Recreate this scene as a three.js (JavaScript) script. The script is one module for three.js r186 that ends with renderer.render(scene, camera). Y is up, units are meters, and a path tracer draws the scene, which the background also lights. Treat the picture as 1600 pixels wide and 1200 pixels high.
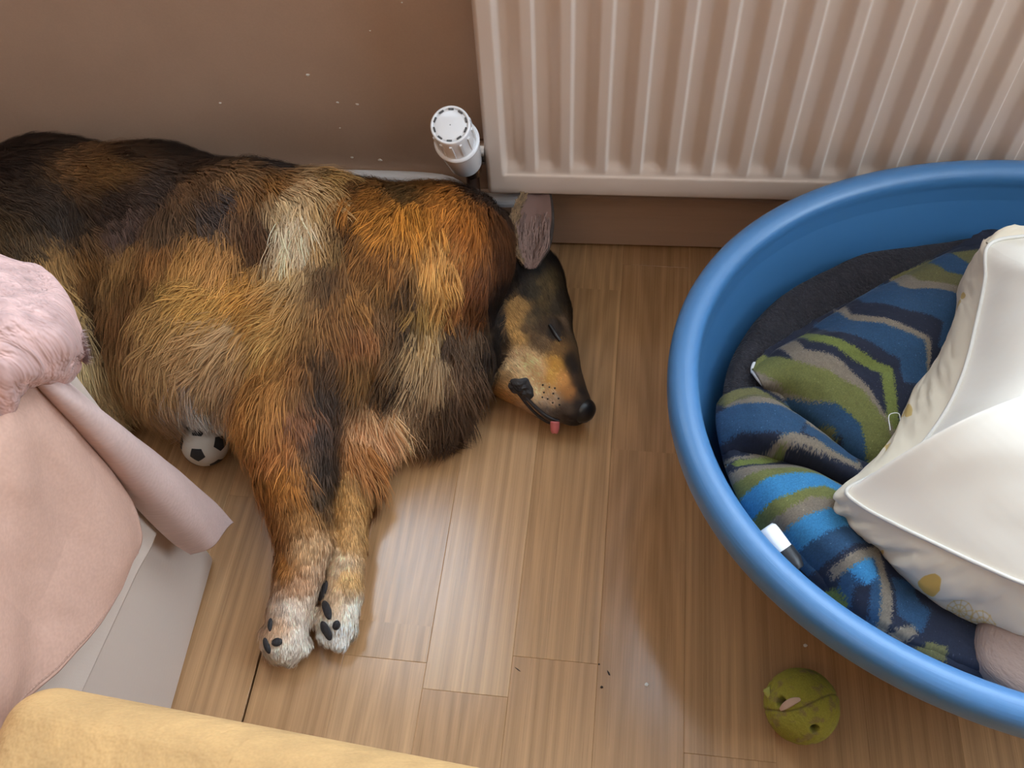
import * as THREE from 'three';
import { mergeGeometries } from 'three/addons/utils/BufferGeometryUtils.js';
import { RoundedBoxGeometry } from 'three/addons/geometries/RoundedBoxGeometry.js';
import { RectAreaLightUniformsLib } from 'three/addons/lights/RectAreaLightUniformsLib.js';

// ---------------------------------------------------------------- camera, sky, light, exposure
const scene = new THREE.Scene();
const FOCAL = 1450, EYE = new THREE.Vector3(0.083, 0.9, 0.854);
const camera = new THREE.PerspectiveCamera(2 * Math.atan(600 / FOCAL) * 180 / Math.PI, 4 / 3, 0.02, 60);
camera.position.copy(EYE);
camera.rotation.set(-55.2 * Math.PI / 180, 8.3 * Math.PI / 180, -4.45 * Math.PI / 180, 'YXZ');
camera.updateMatrixWorld(true);
scene.add(camera);

const renderer = new THREE.WebGLRenderer({ antialias: true });
renderer.toneMapping = THREE.LinearToneMapping;
renderer.toneMappingExposure = 1.08;
renderer.shadowMap.enabled = true;
RectAreaLightUniformsLib.init();

scene.background = new THREE.Color(0.66, 0.82, 1.0);        // even overcast daylight outside the windows
scene.backgroundIntensity = 5.6;
const ROOM = { x0: -2.0, x1: 2.0, z1: 3.3, h: 2.4 };
const WINDOWS = [                                          // two openings in the back wall above the radiator, one in the right wall
  { x0: -0.60, x1: -0.10, y0: 0.74, y1: 2.1 },
  { x0: 0.20, x1: 1.45, y0: 0.74, y1: 2.1 },
];
const SIDE = { z0: 0.3, z1: 1.25, y0: 0.74, y1: 2.1 };
function area(color, intensity, w, h, from, to) {
  const l = new THREE.RectAreaLight(color, intensity, w, h);
  l.position.set(...from); l.lookAt(...to); scene.add(l);
  return l;
}
// daylight in the windows, and the room's own warm ceiling lamp behind the camera
const DAY = new THREE.Color(0.68, 0.84, 1.0);
area(DAY, 4.0, 0.40, 1.26, [-0.35, 1.42, 0.03], [-0.35, 1.42, 2]);
area(DAY, 5.0, 1.15, 1.26, [0.825, 1.42, 0.03], [0.825, 1.42, 2]);
area(DAY, 5.0, 0.85, 1.26, [1.97, 1.42, 0.775], [0, 1.42, 0.775]);
const LAMP = { x: -0.5, z: 1.75, r: 0.32, y: 2.28 };
area(new THREE.Color(1.0, 0.72, 0.46), 3, 0.6, 0.6, [LAMP.x, LAMP.y - 0.06, LAMP.z], [LAMP.x, 0, LAMP.z]);

// ---------------------------------------------------------------- helpers
let seed = 20240611;
function rnd() { seed = (seed + 0x6D2B79F5) | 0; let t = Math.imul(seed ^ (seed >>> 15), 1 | seed); t = (t + Math.imul(t ^ (t >>> 7), 61 | t)) ^ t; return ((t ^ (t >>> 14)) >>> 0) / 4294967296; }
const V = (x, y, z) => new THREE.Vector3(x, y, z);
const lerp = (a, b, t) => a + (b - a) * t, clamp = (x, a = 0, b = 1) => Math.min(b, Math.max(a, x));
const smooth = (a, b, x) => { const t = clamp((x - a) / (b - a)); return t * t * (3 - 2 * t); };
function hash(i, j, k) { let h = Math.imul(i, 374761393) + Math.imul(j, 668265263) + Math.imul(k, 1274126177) | 0; h = Math.imul(h ^ (h >>> 13), 1274126177); return ((h ^ (h >>> 16)) >>> 0) / 4294967296; }
function noise(x, y, z = 0) {
  const i = Math.floor(x), j = Math.floor(y), k = Math.floor(z), f = x - i, g = y - j, e = z - k;
  const u = f * f * (3 - 2 * f), v = g * g * (3 - 2 * g), w = e * e * (3 - 2 * e);
  const c = (a, b) => lerp(lerp(hash(i, j + a, k + b), hash(i + 1, j + a, k + b), u), 0, 0);
  return lerp(lerp(c(0, 0), c(1, 0), v), lerp(c(0, 1), c(1, 1), v), w);
}
const fbm = (x, y, z = 0, n = 4) => { let s = 0, a = 0.5, t = 0; for (let o = 0; o < n; o++) { s += a * noise(x, y, z + o * 7.3); t += a; a *= 0.5; x *= 2.03; y *= 2.03; z *= 2.03; } return s / t; };
const s2l = (c) => c <= 0.04045 ? c / 12.92 : Math.pow((c + 0.055) / 1.055, 2.4);
const hexLin = (h) => [s2l((h >> 16 & 255) / 255), s2l((h >> 8 & 255) / 255), s2l((h & 255) / 255)];
// where the sight line through a place of the photograph meets a plane of the room (used for measuring only)
function sight(px, py) { return V((px - 800) / FOCAL, -(py - 600) / FOCAL, -1).applyQuaternion(camera.quaternion); }
function onY(px, py, y = 0) { const d = sight(px, py); return EYE.clone().addScaledVector(d, (y - EYE.y) / d.y); }
function onZ(px, py, z) { const d = sight(px, py); return EYE.clone().addScaledVector(d, (z - EYE.z) / d.z); }
function onX(px, py, x) { const d = sight(px, py); return EYE.clone().addScaledVector(d, (x - EYE.x) / d.x); }

const taken = {};
function numbered(name) { taken[name] = (taken[name] ?? -1) + 1; return taken[name] ? name + '_' + String(taken[name]).padStart(3, '0') : name; }
function mesh(name, geometry, material, parent) {
  const m = new THREE.Mesh(geometry, material);
  m.name = parent && parent !== scene ? name : numbered(name);
  if (parent && parent !== scene) { const n = parent.children.filter((c) => c.userData.stem === name).length; if (n) m.name = name + '_' + String(n).padStart(3, '0'); }
  m.userData.stem = name;
  m.castShadow = m.receiveShadow = true;
  (parent ?? scene).add(m);
  return m;
}
function tag(o, label, category, group, kind) { o.userData.label = label; if (category) o.userData.category = category; if (group) o.userData.group = group; if (kind) o.userData.kind = kind; return o; }
function thing(name, label, category, position = [0, 0, 0], group) {
  const o = new THREE.Group(); o.name = numbered(name); o.position.set(...position); scene.add(o);
  return tag(o, label, category, group);
}
const structure = (o) => { o.userData.kind = 'structure'; return o; };
function std(color, roughness, more = {}) { return new THREE.MeshPhysicalMaterial({ color: new THREE.Color(...color), roughness, ...more }); }
function dataTexture(w, h, fill, srgb = true, repeat = true) {
  const d = new Uint8Array(w * h * 4);
  for (let y = 0; y < h; y++) for (let x = 0; x < w; x++) { const c = fill(x, y), i = (y * w + x) * 4; d[i] = clamp(c[0], 0, 255); d[i + 1] = clamp(c[1], 0, 255); d[i + 2] = clamp(c[2], 0, 255); d[i + 3] = 255; }
  const t = new THREE.DataTexture(d, w, h, THREE.RGBAFormat);
  t.magFilter = THREE.LinearFilter; t.minFilter = THREE.LinearMipmapLinearFilter; t.generateMipmaps = true;
  if (repeat) t.wrapS = t.wrapT = THREE.RepeatWrapping;
  if (srgb) t.colorSpace = THREE.SRGBColorSpace;
  t.needsUpdate = true;
  return t;
}
function box(x0, x1, y0, y1, z0, z1) { return new THREE.BoxGeometry(x1 - x0, y1 - y0, z1 - z0).translate((x0 + x1) / 2, (y0 + y1) / 2, (z0 + z1) / 2); }
// a surface over a grid of points: f(u, v) -> Vector3; thick > 0 gives it a back and edges
function sheet(f, nu, nv, thick = 0, uvOf) {
  const P = [], N = [], idx = [], uv = [];
  for (let j = 0; j <= nv; j++) for (let i = 0; i <= nu; i++) P.push(f(i / nu, j / nv));
  const at = (i, j) => P[clamp(j, 0, nv) * (nu + 1) + clamp(i, 0, nu)];
  for (let j = 0; j <= nv; j++) for (let i = 0; i <= nu; i++) {
    const a = at(i + 1, j).clone().sub(at(i - 1, j)), b = at(i, j + 1).clone().sub(at(i, j - 1));
    N.push(a.cross(b).normalize());
  }
  const n = P.length, pos = [], W = nu + 1;
  for (let k = 0; k < n; k++) pos.push(P[k].x, P[k].y, P[k].z);
  if (thick) for (let k = 0; k < n; k++) pos.push(P[k].x - N[k].x * thick, P[k].y - N[k].y * thick, P[k].z - N[k].z * thick);
  for (let r = 0; r < (thick ? 2 : 1); r++) for (let j = 0; j <= nv; j++) for (let i = 0; i <= nu; i++) { const q = uvOf ? uvOf(P[j * W + i], i / nu, j / nv) : [i / nu, j / nv]; uv.push(q[0], q[1]); }
  for (let j = 0; j < nv; j++) for (let i = 0; i < nu; i++) {
    const a = j * W + i, b = a + 1, c = a + W, d = c + 1;
    idx.push(a, b, d, a, d, c);
    if (thick) idx.push(a + n, d + n, b + n, a + n, c + n, d + n);
  }
  if (thick) {
    const ring = [];
    for (let i = 0; i < nu; i++) ring.push(i);
    for (let j = 0; j < nv; j++) ring.push(j * W + nu);
    for (let i = nu; i > 0; i--) ring.push(nv * W + i);
    for (let j = nv; j > 0; j--) ring.push(j * W);
    for (let k = 0; k < ring.length; k++) { const a = ring[k], b = ring[(k + 1) % ring.length]; idx.push(a, a + n, b + n, a, b + n, b); }
  }
  const g = new THREE.BufferGeometry();
  g.setAttribute('position', new THREE.Float32BufferAttribute(pos, 3));
  g.setAttribute('uv', new THREE.Float32BufferAttribute(uv, 2));
  g.setIndex(idx);
  g.computeVertexNormals();
  return g;
}
function catmull(a, b, c, d, t) { return 0.5 * (2 * b + (c - a) * t + (2 * a - 5 * b + 4 * c - d) * t * t + (3 * b - a - 3 * c + d) * t * t * t); }
// smooth surface through rows of points
function patch(rows) {
  const R = rows.length, C = rows[0].length;
  const g = (j, i) => rows[clamp(j, 0, R - 1)][clamp(i, 0, C - 1)];
  return (u, v) => {
    const x = Math.min(u * (C - 1), C - 1.0001), y = Math.min(v * (R - 1), R - 1.0001), i = Math.floor(x), j = Math.floor(y), s = x - i, t = y - j;
    const out = V();
    for (const k of ['x', 'y', 'z']) {
      const q = [-1, 0, 1, 2].map((dj) => catmull(g(j + dj, i - 1)[k], g(j + dj, i)[k], g(j + dj, i + 1)[k], g(j + dj, i + 2)[k], s));
      out[k] = catmull(q[0], q[1], q[2], q[3], t);
    }
    return out;
  };
}
function curve(points, closed = false) { return new THREE.CatmullRomCurve3(points, closed, 'centripetal'); }
function tube(points, r, seg = 24, sides = 8, closed = false) { return new THREE.TubeGeometry(curve(points, closed), seg, r, sides, closed); }
function lathe(profile, seg = 40) { return new THREE.LatheGeometry(profile.map((p) => new THREE.Vector2(p[0], p[1])), seg); }

// ---------------------------------------------------------------- the room
const grainy = (w, h, base, amp, sx, sy, z) => dataTexture(w, h, (x, y) => { const n = (fbm(x * sx, y * sy, z) - 0.5) * amp; return base.map((c) => c * (1 + n)); });
const wallTex = dataTexture(512, 512, (x, y) => {
  let n = 1 + (fbm(x * 0.02, y * 0.02, 3) - 0.5) * 0.06 + (hash(x, y, 1) - 0.5) * 0.02;
  return [232 * n, 215 * n, 198 * n];
});
wallTex.repeat.set(1, 1);
const wallBump = dataTexture(512, 512, (x, y) => { const v = 128 + (fbm(x * 0.09, y * 0.09, 9, 3) - 0.5) * 150; return [v, v, v]; }, false);
const wallMat = std([0.66, 0.53, 0.45], 0.42, { map: wallTex, bumpMap: wallBump, bumpScale: 0.0006 });
const ceilMat = std([0.78, 0.74, 0.68], 0.9), trimMat = std([0.72, 0.68, 0.63], 0.4), frameMat = std([0.82, 0.82, 0.80], 0.35);
const glassMat = new THREE.MeshPhysicalMaterial({ color: 0xffffff, roughness: 0.02, transmission: 1, thickness: 0, ior: 1.5 });

function planar(g) { const p = g.attributes.position, uv = g.attributes.uv; for (let i = 0; i < p.count; i++) uv.setXY(i, p.getX(i) * 1.6, p.getY(i) * 1.6); return g; }
function buildRoom() {
  const T = 0.22, { x0, x1, z1, h } = ROOM;
  const back = [], xs = [x0 - T, WINDOWS[0].x0, WINDOWS[0].x1, WINDOWS[1].x0, WINDOWS[1].x1, x1 + T];
  back.push(box(xs[0], xs[5], -0.05, WINDOWS[0].y0, -T, 0), box(xs[0], xs[5], WINDOWS[0].y1, h + 0.1, -T, 0));
  for (const [a, b] of [[0, 1], [2, 3], [4, 5]]) back.push(box(xs[a], xs[b], WINDOWS[0].y0, WINDOWS[0].y1, -T, 0));
  const wb = structure(mesh('wall_back', planar(mergeGeometries(back)), wallMat));
  const chipMat = std([0.86, 0.80, 0.72], 0.6);
  for (const [px, py, s] of [[481, 117, 3.0], [527, 160, 2.4], [344, 161, 2.2], [558, 163, 2.6], [550, 246, 2.6], [594, 250, 3.2], [531, 200, 1.6], [628, 4, 1.6], [578, 48, 1.4]]) {
    const c = onZ(px, py, 0.0004), g = new THREE.IcosahedronGeometry(1, 1), a = g.attributes.position;
    for (let i = 0; i < a.count; i++) { const k = 0.6 + 0.8 * noise(a.getX(i) * 1.7 + px, a.getY(i) * 1.7); a.setXYZ(i, a.getX(i) * k * s * 0.0008, a.getY(i) * k * s * 0.0005, a.getZ(i) * 0.0007); }
    g.computeVertexNormals(); mesh('paint_chip', g, chipMat, wb).position.copy(c);
  }
  structure(mesh('wall_left', box(x0 - T, x0, -0.05, h + 0.1, 0, z1), wallMat));
  structure(mesh('wall_right', mergeGeometries([box(x1, x1 + T, -0.05, SIDE.y0, 0, z1), box(x1, x1 + T, SIDE.y1, h + 0.1, 0, z1), box(x1, x1 + T, SIDE.y0, SIDE.y1, 0, SIDE.z0), box(x1, x1 + T, SIDE.y0, SIDE.y1, SIDE.z1, z1)]), wallMat));
  structure(mesh('wall_front', box(x0 - T, x1 + T, -0.05, h + 0.1, z1, z1 + T), wallMat));
  structure(mesh('ceiling', box(x0 - T, x1 + T, h, h + 0.12, -T, z1 + T), ceilMat));
  WINDOWS.forEach((w, n) => {
    const g = new THREE.Group(); g.name = 'window_' + (n + 1); scene.add(g); structure(g);
    const f = 0.06, parts = [box(w.x0, w.x1, w.y0, w.y0 + f, -0.14, -0.08), box(w.x0, w.x1, w.y1 - f, w.y1, -0.14, -0.08), box(w.x0, w.x0 + f, w.y0 + f, w.y1 - f, -0.14, -0.08), box(w.x1 - f, w.x1, w.y0 + f, w.y1 - f, -0.14, -0.08)];
    mesh('window_frame', mergeGeometries(parts), frameMat, g);
    mesh('window_pane', box(w.x0 + f, w.x1 - f, w.y0 + f, w.y1 - f, -0.113, -0.109), glassMat, g);
    mesh('window_sill', new RoundedBoxGeometry(w.x1 - w.x0 + 0.04, 0.025, 0.12, 3, 0.008).translate((w.x0 + w.x1) / 2, w.y0 - 0.012, -0.03), frameMat, g);
  });
  {
    const g = new THREE.Group(); g.name = 'window_3'; scene.add(g); structure(g);
    const f = 0.06, { z0, z1: zz, y0, y1 } = SIDE, X = [x1 + 0.08, x1 + 0.14];
    mesh('window_frame', mergeGeometries([box(...X, y0, y0 + f, z0, zz), box(...X, y1 - f, y1, z0, zz), box(...X, y0 + f, y1 - f, z0, z0 + f), box(...X, y0 + f, y1 - f, zz - f, zz)]), frameMat, g);
    mesh('window_pane', box(x1 + 0.109, x1 + 0.113, y0 + f, y1 - f, z0 + f, zz - f), glassMat, g);
    mesh('window_sill', new RoundedBoxGeometry(0.12, 0.025, zz - z0 + 0.04, 3, 0.008).translate(x1 + 0.03, y0 - 0.012, (z0 + zz) / 2), frameMat, g);
  }
  // low skirting board in two runs, painted like the wall
  structure(mesh('baseboard_back', mergeGeometries([box(x0, x1, 0.006, 0.085, 0, 0.012), new THREE.CylinderGeometry(0.006, 0.006, x1 - x0, 8).rotateZ(Math.PI / 2).translate(0, 0.085, 0.006)]), wallMat));
}
buildRoom();

// laminate floor: every strip is a piece of its own
const woodTex = [0, 1, 2, 3].map((k) => dataTexture(256, 1024, (x, y) => {
  const u = x / 256, v = y / 1024, wrapU = u;
  const bend = (fbm(wrapU * 3, v * 2.0, k * 11, 3) - 0.5);
  const cathedral = k % 2 ? Math.abs(u - 0.5) * 9 + Math.pow(v - 0.5, 2) * 26 + bend * 5 : u * 15 + bend * 6;
  const ring = 0.5 + 0.5 * Math.sin(cathedral * 3.1);
  const fine = fbm(u * 90, v * 5, k * 5 + 1, 3) - 0.5, pore = hash(x, Math.floor(y / 22 + hash(x, 3, k) * 9), k) > 0.955 ? -0.13 : 0;
  const streak = fbm(u * 16, v * 1.1, k * 3 + 40, 3) - 0.5;
  const n = 1 + (ring - 0.5) * 0.055 + fine * 0.13 + streak * 0.20 + pore * 0.5;
  return [193 * n, 152 * (n * 1.06 - 0.06), 110 * (n * 1.14 - 0.14)];
}));
const woodRough = dataTexture(128, 512, (x, y) => { const v = 34 + fbm(x * 0.4, y * 0.03, 5, 3) * 26; return [v, v, v]; }, false);
const TONES = [[0.94, 0.90, 0.86], [0.86, 0.80, 0.74], [1.02, 1.02, 1.02], [0.80, 0.73, 0.66], [0.90, 0.86, 0.80]];
const woodMats = [];
for (const t of woodTex) for (const c of TONES) woodMats.push(std(c.map((v) => v * 1.0), 1.0, { map: t, roughnessMap: woodRough, specularIntensity: 1.0 }));
function buildFloor() {
  const floor = new THREE.Group(); floor.name = 'floor'; structure(floor); scene.add(floor);
  mesh('underlay', box(ROOM.x0 - 0.2, ROOM.x1 + 0.2, -0.06, -0.008, -0.2, ROOM.z1 + 0.2), std([0.05, 0.03, 0.02], 0.9), floor);
  const ang = -1.9 * Math.PI / 180, pitch = 0.0834, u0 = -0.212;
  const N0 = -23, N1 = 28;
  for (let k = N0; k <= N1; k++) {
    const ua = u0 + k * pitch, seamL = k === 0 ? 0.0011 : 0.00006, seamR = k === -1 ? 0.0011 : 0.00006;
    let v = -0.25 - rnd() * 0.5, n = 0;
    const cuts = [v];
    if (k === 2) cuts.push(-0.02, 0.598, 1.3);
    else if (k === 1) cuts.push(0.12, 0.573, 1.2);
    else if (k === 0) cuts.push(-0.05, 0.74, 1.4);
    while (cuts[cuts.length - 1] < ROOM.z1 + 0.15) cuts.push(cuts[cuts.length - 1] + 0.62 + rnd() * 0.5);
    for (n = 0; n + 1 < cuts.length; n++) {
      const w = pitch - seamL - seamR, len = cuts[n + 1] - cuts[n] - 0.00012, top = 0, e = 0.0004;
      const g = new THREE.BufferGeometry(), xs = [-w / 2, -w / 2 + e, w / 2 - e, w / 2], zs = [-len / 2, -len / 2 + e, len / 2 - e, len / 2], pos = [], uv = [], idx = [];
      const ou = rnd(), ov = rnd();
      for (let j = 0; j < 4; j++) for (let i = 0; i < 4; i++) { const edge = i % 3 === 0 || j % 3 === 0; pos.push(xs[i], edge ? -0.00025 : top, zs[j]); uv.push((xs[i] + w / 2) / pitch * 0.98 + 0.01 + (k % 3 ? 0 : ou), zs[j] * 0.9 + ov); }
      for (let j = 0; j < 3; j++) for (let i = 0; i < 3; i++) { const a = j * 4 + i; idx.push(a, a + 4, a + 5, a, a + 5, a + 1); }
      const low = 16;                                        // the sides of the strip
      const ring = [0, 1, 2, 3, 7, 11, 15, 14, 13, 12, 8, 4];
      for (const r of ring) { pos.push(pos[r * 3], -0.008, pos[r * 3 + 2]); uv.push(uv[r * 2], uv[r * 2 + 1]); }
      for (let r = 0; r < 12; r++) { const a = ring[r], b = ring[(r + 1) % 12], c = low + r, d = low + (r + 1) % 12; idx.push(a, b, d, a, d, c); }
      g.setAttribute('position', new THREE.Float32BufferAttribute(pos, 3)); g.setAttribute('uv', new THREE.Float32BufferAttribute(uv, 2)); g.setIndex(idx);
      const flat = g.toNonIndexed(); flat.computeVertexNormals();
      let tone = Math.floor(rnd() * 5), tex = Math.floor(rnd() * 4);
      if (k === 2 && n === 1) { tone = 2; tex = 0; } if (k === 2 && n === 2) tone = 1;
      if (k === 1 && n === 1) tone = 4; if (k === 1 && n === 2) tone = 0; if (k === 0 && n === 1) tone = 1;
      if (k === 3) { tone = n === 1 ? 1 : 4; tex = 1; } if (k === 4) { tone = 3; tex = 3; } if (k === 5) tone = 1; if (k === -1) tone = 0;
      const m = mesh('plank', flat, woodMats[tex * 5 + tone], floor);
      const uc = ua + seamL + w / 2, vc = (cuts[n] + cuts[n + 1]) / 2;
      m.position.set(uc * Math.cos(ang) + vc * Math.sin(ang), 0, -uc * Math.sin(ang) + vc * Math.cos(ang));
      m.rotation.y = ang;
    }
  }
}
buildFloor();

// ceiling lamp (outside the frame): the room's own light
{
  const t = thing('ceiling_lamp', 'round opal ceiling lamp with a white rim behind the viewer', 'lamp', [LAMP.x, LAMP.y, LAMP.z]);
  mesh('lamp_shade', lathe([[0.001, -0.02], [0.2, -0.018], [0.29, 0.0], [0.31, 0.04]]), new THREE.MeshStandardMaterial({ color: 0xffffff, emissive: new THREE.Color(1, 0.85, 0.68), emissiveIntensity: 1.6, roughness: 0.5 }), t);
  mesh('rim', new THREE.TorusGeometry(0.31, 0.012, 10, 48).rotateX(Math.PI / 2).translate(0, 0.04, 0), frameMat, t);
  mesh('back_plate', new THREE.CylinderGeometry(0.3, 0.3, 0.075, 40).translate(0, 0.0805, 0), frameMat, t);
}

// ---------------------------------------------------------------- radiator
const RAD = { x0: -0.043, x1: 1.16, y0: 0.139, y1: 0.66, z: 0.064 };
const radMat = std([0.72, 0.575, 0.47], 0.34, { clearcoat: 0.3, clearcoatRoughness: 0.25 });
{
  const t = thing('radiator', 'white ribbed panel radiator on the back wall behind the blue dog bed', 'radiator', [0, 0, 0]);
  const pitch = 0.0392, first = 0.013, dep = 0.0066;
  const field = (x) => { // 0 = on the ridge, 1 = in the channel
    const p = ((x - first) / pitch) % 1, q = p < 0 ? p + 1 : p;
    return smooth(0.0, 0.08, q) * (1 - smooth(0.38, 0.76, q));
  };
  const ys = [RAD.y0, RAD.y0 + 0.0008, RAD.y0 + 0.004, RAD.y0 + 0.012, RAD.y0 + 0.0275, RAD.y0 + 0.0295, RAD.y0 + 0.031, RAD.y0 + 0.034, RAD.y0 + 0.038, RAD.y0 + 0.043, RAD.y0 + 0.049, RAD.y0 + 0.06, 0.6, 0.61, 0.62, 0.645, RAD.y1];
  const nx = 900;
  const g = sheet((u, v) => {
    const j = Math.round(v * (ys.length - 1)), y = ys[j], x = lerp(RAD.x0, RAD.x1, u);
    let z = RAD.z;
    const up = y - RAD.y0;
    const side = smooth(RAD.x0 + 0.018, RAD.x0 + 0.024, x) * (1 - smooth(RAD.x1 - 0.024, RAD.x1 - 0.018, x)), top = 1 - smooth(0.605, 0.62, y);
    const ledge = smooth(0.0275, 0.031, up) * 0.0035, chan = smooth(0.031, 0.049, up) * dep * field(x);
    z -= (ledge + chan) * side * top;
    if (up < 0.004) z -= 0.004 * (1 - Math.sqrt(clamp(up / 0.004)));
    const ex = Math.min(x - RAD.x0, RAD.x1 - x); if (ex < 0.004) z -= 0.004 * (1 - Math.sqrt(clamp(ex / 0.004)));
    return V(x, y, z);
  }, nx, ys.length - 1, 0.0015);
  mesh('front_panel', g, radMat, t);
  mesh('back_panel', box(RAD.x0 + 0.01, RAD.x1 - 0.01, RAD.y0 + 0.004, RAD.y1 - 0.02, 0.022, 0.027), radMat, t);
  for (const x of [RAD.x0 + 0.0005, RAD.x1 - 0.0025]) mesh('side_cover', new RoundedBoxGeometry(0.002, RAD.y1 - RAD.y0 - 0.03, 0.036, 2, 0.0008).translate(x, (RAD.y0 + RAD.y1) / 2 + 0.008, 0.0415), radMat, t);
  for (let k = 0; k < 2; k++) mesh('rail', new THREE.CylinderGeometry(0.012, 0.012, RAD.x1 - RAD.x0 - 0.05, 12).rotateZ(Math.PI / 2).translate((RAD.x0 + RAD.x1) / 2, k ? RAD.y1 - 0.05 : RAD.y0 + 0.045, 0.0405), radMat, t);
  const slats = [];
  for (let x = RAD.x0 + 0.02; x < RAD.x1 - 0.02; x += 0.022) slats.push(box(x, x + 0.012, RAD.y1 - 0.002, RAD.y1, 0.022, 0.062));
  const grille = mesh('top_grille', mergeGeometries([...slats, box(RAD.x0, RAD.x1, RAD.y1 - 0.002, RAD.y1, 0.058, 0.0632), box(RAD.x0, RAD.x1, RAD.y1 - 0.002, RAD.y1, 0.022, 0.027)]), radMat, t);
  grille.userData.kind = 'stuff';
  for (const x of [0.1, 1.0]) mesh('wall_bracket', box(x - 0.015, x + 0.015, 0.2, 0.62, 0, 0.023), radMat, t);
}
// thermostatic valve
const chrome = std([0.55, 0.50, 0.45], 0.22, { metalness: 1 }), copper = std([0.20, 0.13, 0.10], 0.4, { metalness: 0.6 });
const whitePlastic = std([0.88, 0.88, 0.88], 0.22, { clearcoat: 0.6 });
{
  const top = onZ(703, 194, 0.122), low = onZ(727, 252, 0.072), axis = top.clone().sub(low), L = axis.length();
  const t = thing('radiator_valve', 'white thermostatic radiator valve on a dark pipe at the radiator corner', 'valve', low.toArray());
  const q = new THREE.Quaternion().setFromUnitVectors(V(0, 1, 0), axis.clone().normalize());
  const put = (name, g, m, parent = t) => mesh(name, g.applyQuaternion(q), m, parent);
  const R = 0.0235;
  const head = put('valve_head', lathe([[0.0005, 0], [R * 0.72, 0], [R * 0.8, 0.002], [R * 0.98, L * 0.52], [R * 1.0, L * 0.56], [R * 0.93, L * 0.57], [R * 0.88, L * 0.575], [R * 0.84, L * 0.93], [R * 0.80, L * 0.965], [R * 0.60, L * 0.985], [0.0005, L * 0.985]]), whitePlastic);
  put('collar', lathe([[R * 0.9, L * 0.55], [R * 1.02, L * 0.555], [R * 1.03, L * 0.585], [R * 0.95, L * 0.60], [R * 0.88, L * 0.60]]), whitePlastic);
  put('cap_rim', new THREE.TorusGeometry(R * 0.80, 0.0016, 10, 48).rotateX(Math.PI / 2).translate(0, L * 0.975, 0), whitePlastic);
  const dark = std([0.10, 0.10, 0.10], 0.6);
  for (let k = 0; k < 10; k++) { const a = k / 10 * Math.PI * 2; put('vent_slot', new THREE.BoxGeometry(0.0052, 0.0012, 0.0016).translate(0, 0, R * 0.7).rotateY(a).translate(0, L * 0.985, 0), dark); }
  for (let k = 0; k < 12; k++) { const a = k / 12 * Math.PI * 2; put('grip_rib', new THREE.BoxGeometry(0.0028, L * 0.28, 0.0022).translate(0, L * 0.76, R * 0.86).rotateY(a), whitePlastic); }
  const body = low.clone();
  const rel = (p) => p.clone().sub(body);
  put('head_nut', lathe([[0.011, -0.014], [0.0145, -0.012], [0.0145, 0.001], [0.011, 0.002]], 6), chrome);
  const pb = onZ(730, 251, 0.062);
  mesh('valve_body', tube([rel(body), rel(pb), rel(V(pb.x + 0.002, pb.y - 0.014, 0.05))], 0.0095, 16, 16), chrome, t);
  mesh('tail_pipe', tube([rel(V(pb.x - 0.004, pb.y, 0.057)), rel(V(RAD.x0 + 0.004, pb.y + 0.003, 0.046))], 0.007, 8, 14), chrome, t);
  mesh('union_nut', new THREE.CylinderGeometry(0.0145, 0.0145, 0.014, 6).rotateZ(Math.PI / 2).translate(RAD.x0 - 0.008 - body.x, pb.y + 0.003 - body.y, 0.05 - body.z), chrome, t);
  mesh('compression_nut', new THREE.CylinderGeometry(0.012, 0.012, 0.014, 6).translate(pb.x + 0.002 - body.x, pb.y - 0.022 - body.y, 0.05 - body.z), chrome, t);
  mesh('supply_pipe', new THREE.CylinderGeometry(0.0078, 0.0078, pb.y - 0.02, 18).translate(pb.x + 0.002 - body.x, (pb.y - 0.02) / 2 - body.y, 0.05 - body.z), copper, t);
}
// white painted pipe along the skirting
{
  const pts = [V(-0.95, 0.109, 0.0095), V(-0.4, 0.109, 0.0095), V(-0.125, 0.109, 0.0095), V(-0.095, 0.107, 0.014), V(-0.07, 0.103, 0.032), V(-0.045, 0.103, 0.036), V(-0.012, 0.102, 0.034), V(0.002, 0.102, 0.024), V(0.006, 0.102, -0.01)];
  const p = mesh('pipe', tube(pts, 0.0085, 90, 12), std([0.86, 0.87, 0.9], 0.3, { bumpMap: wallBump, bumpScale: 0.001 }));
  tag(p, 'white painted heating pipe running low along the wall behind the dog', 'pipe');
}
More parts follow.
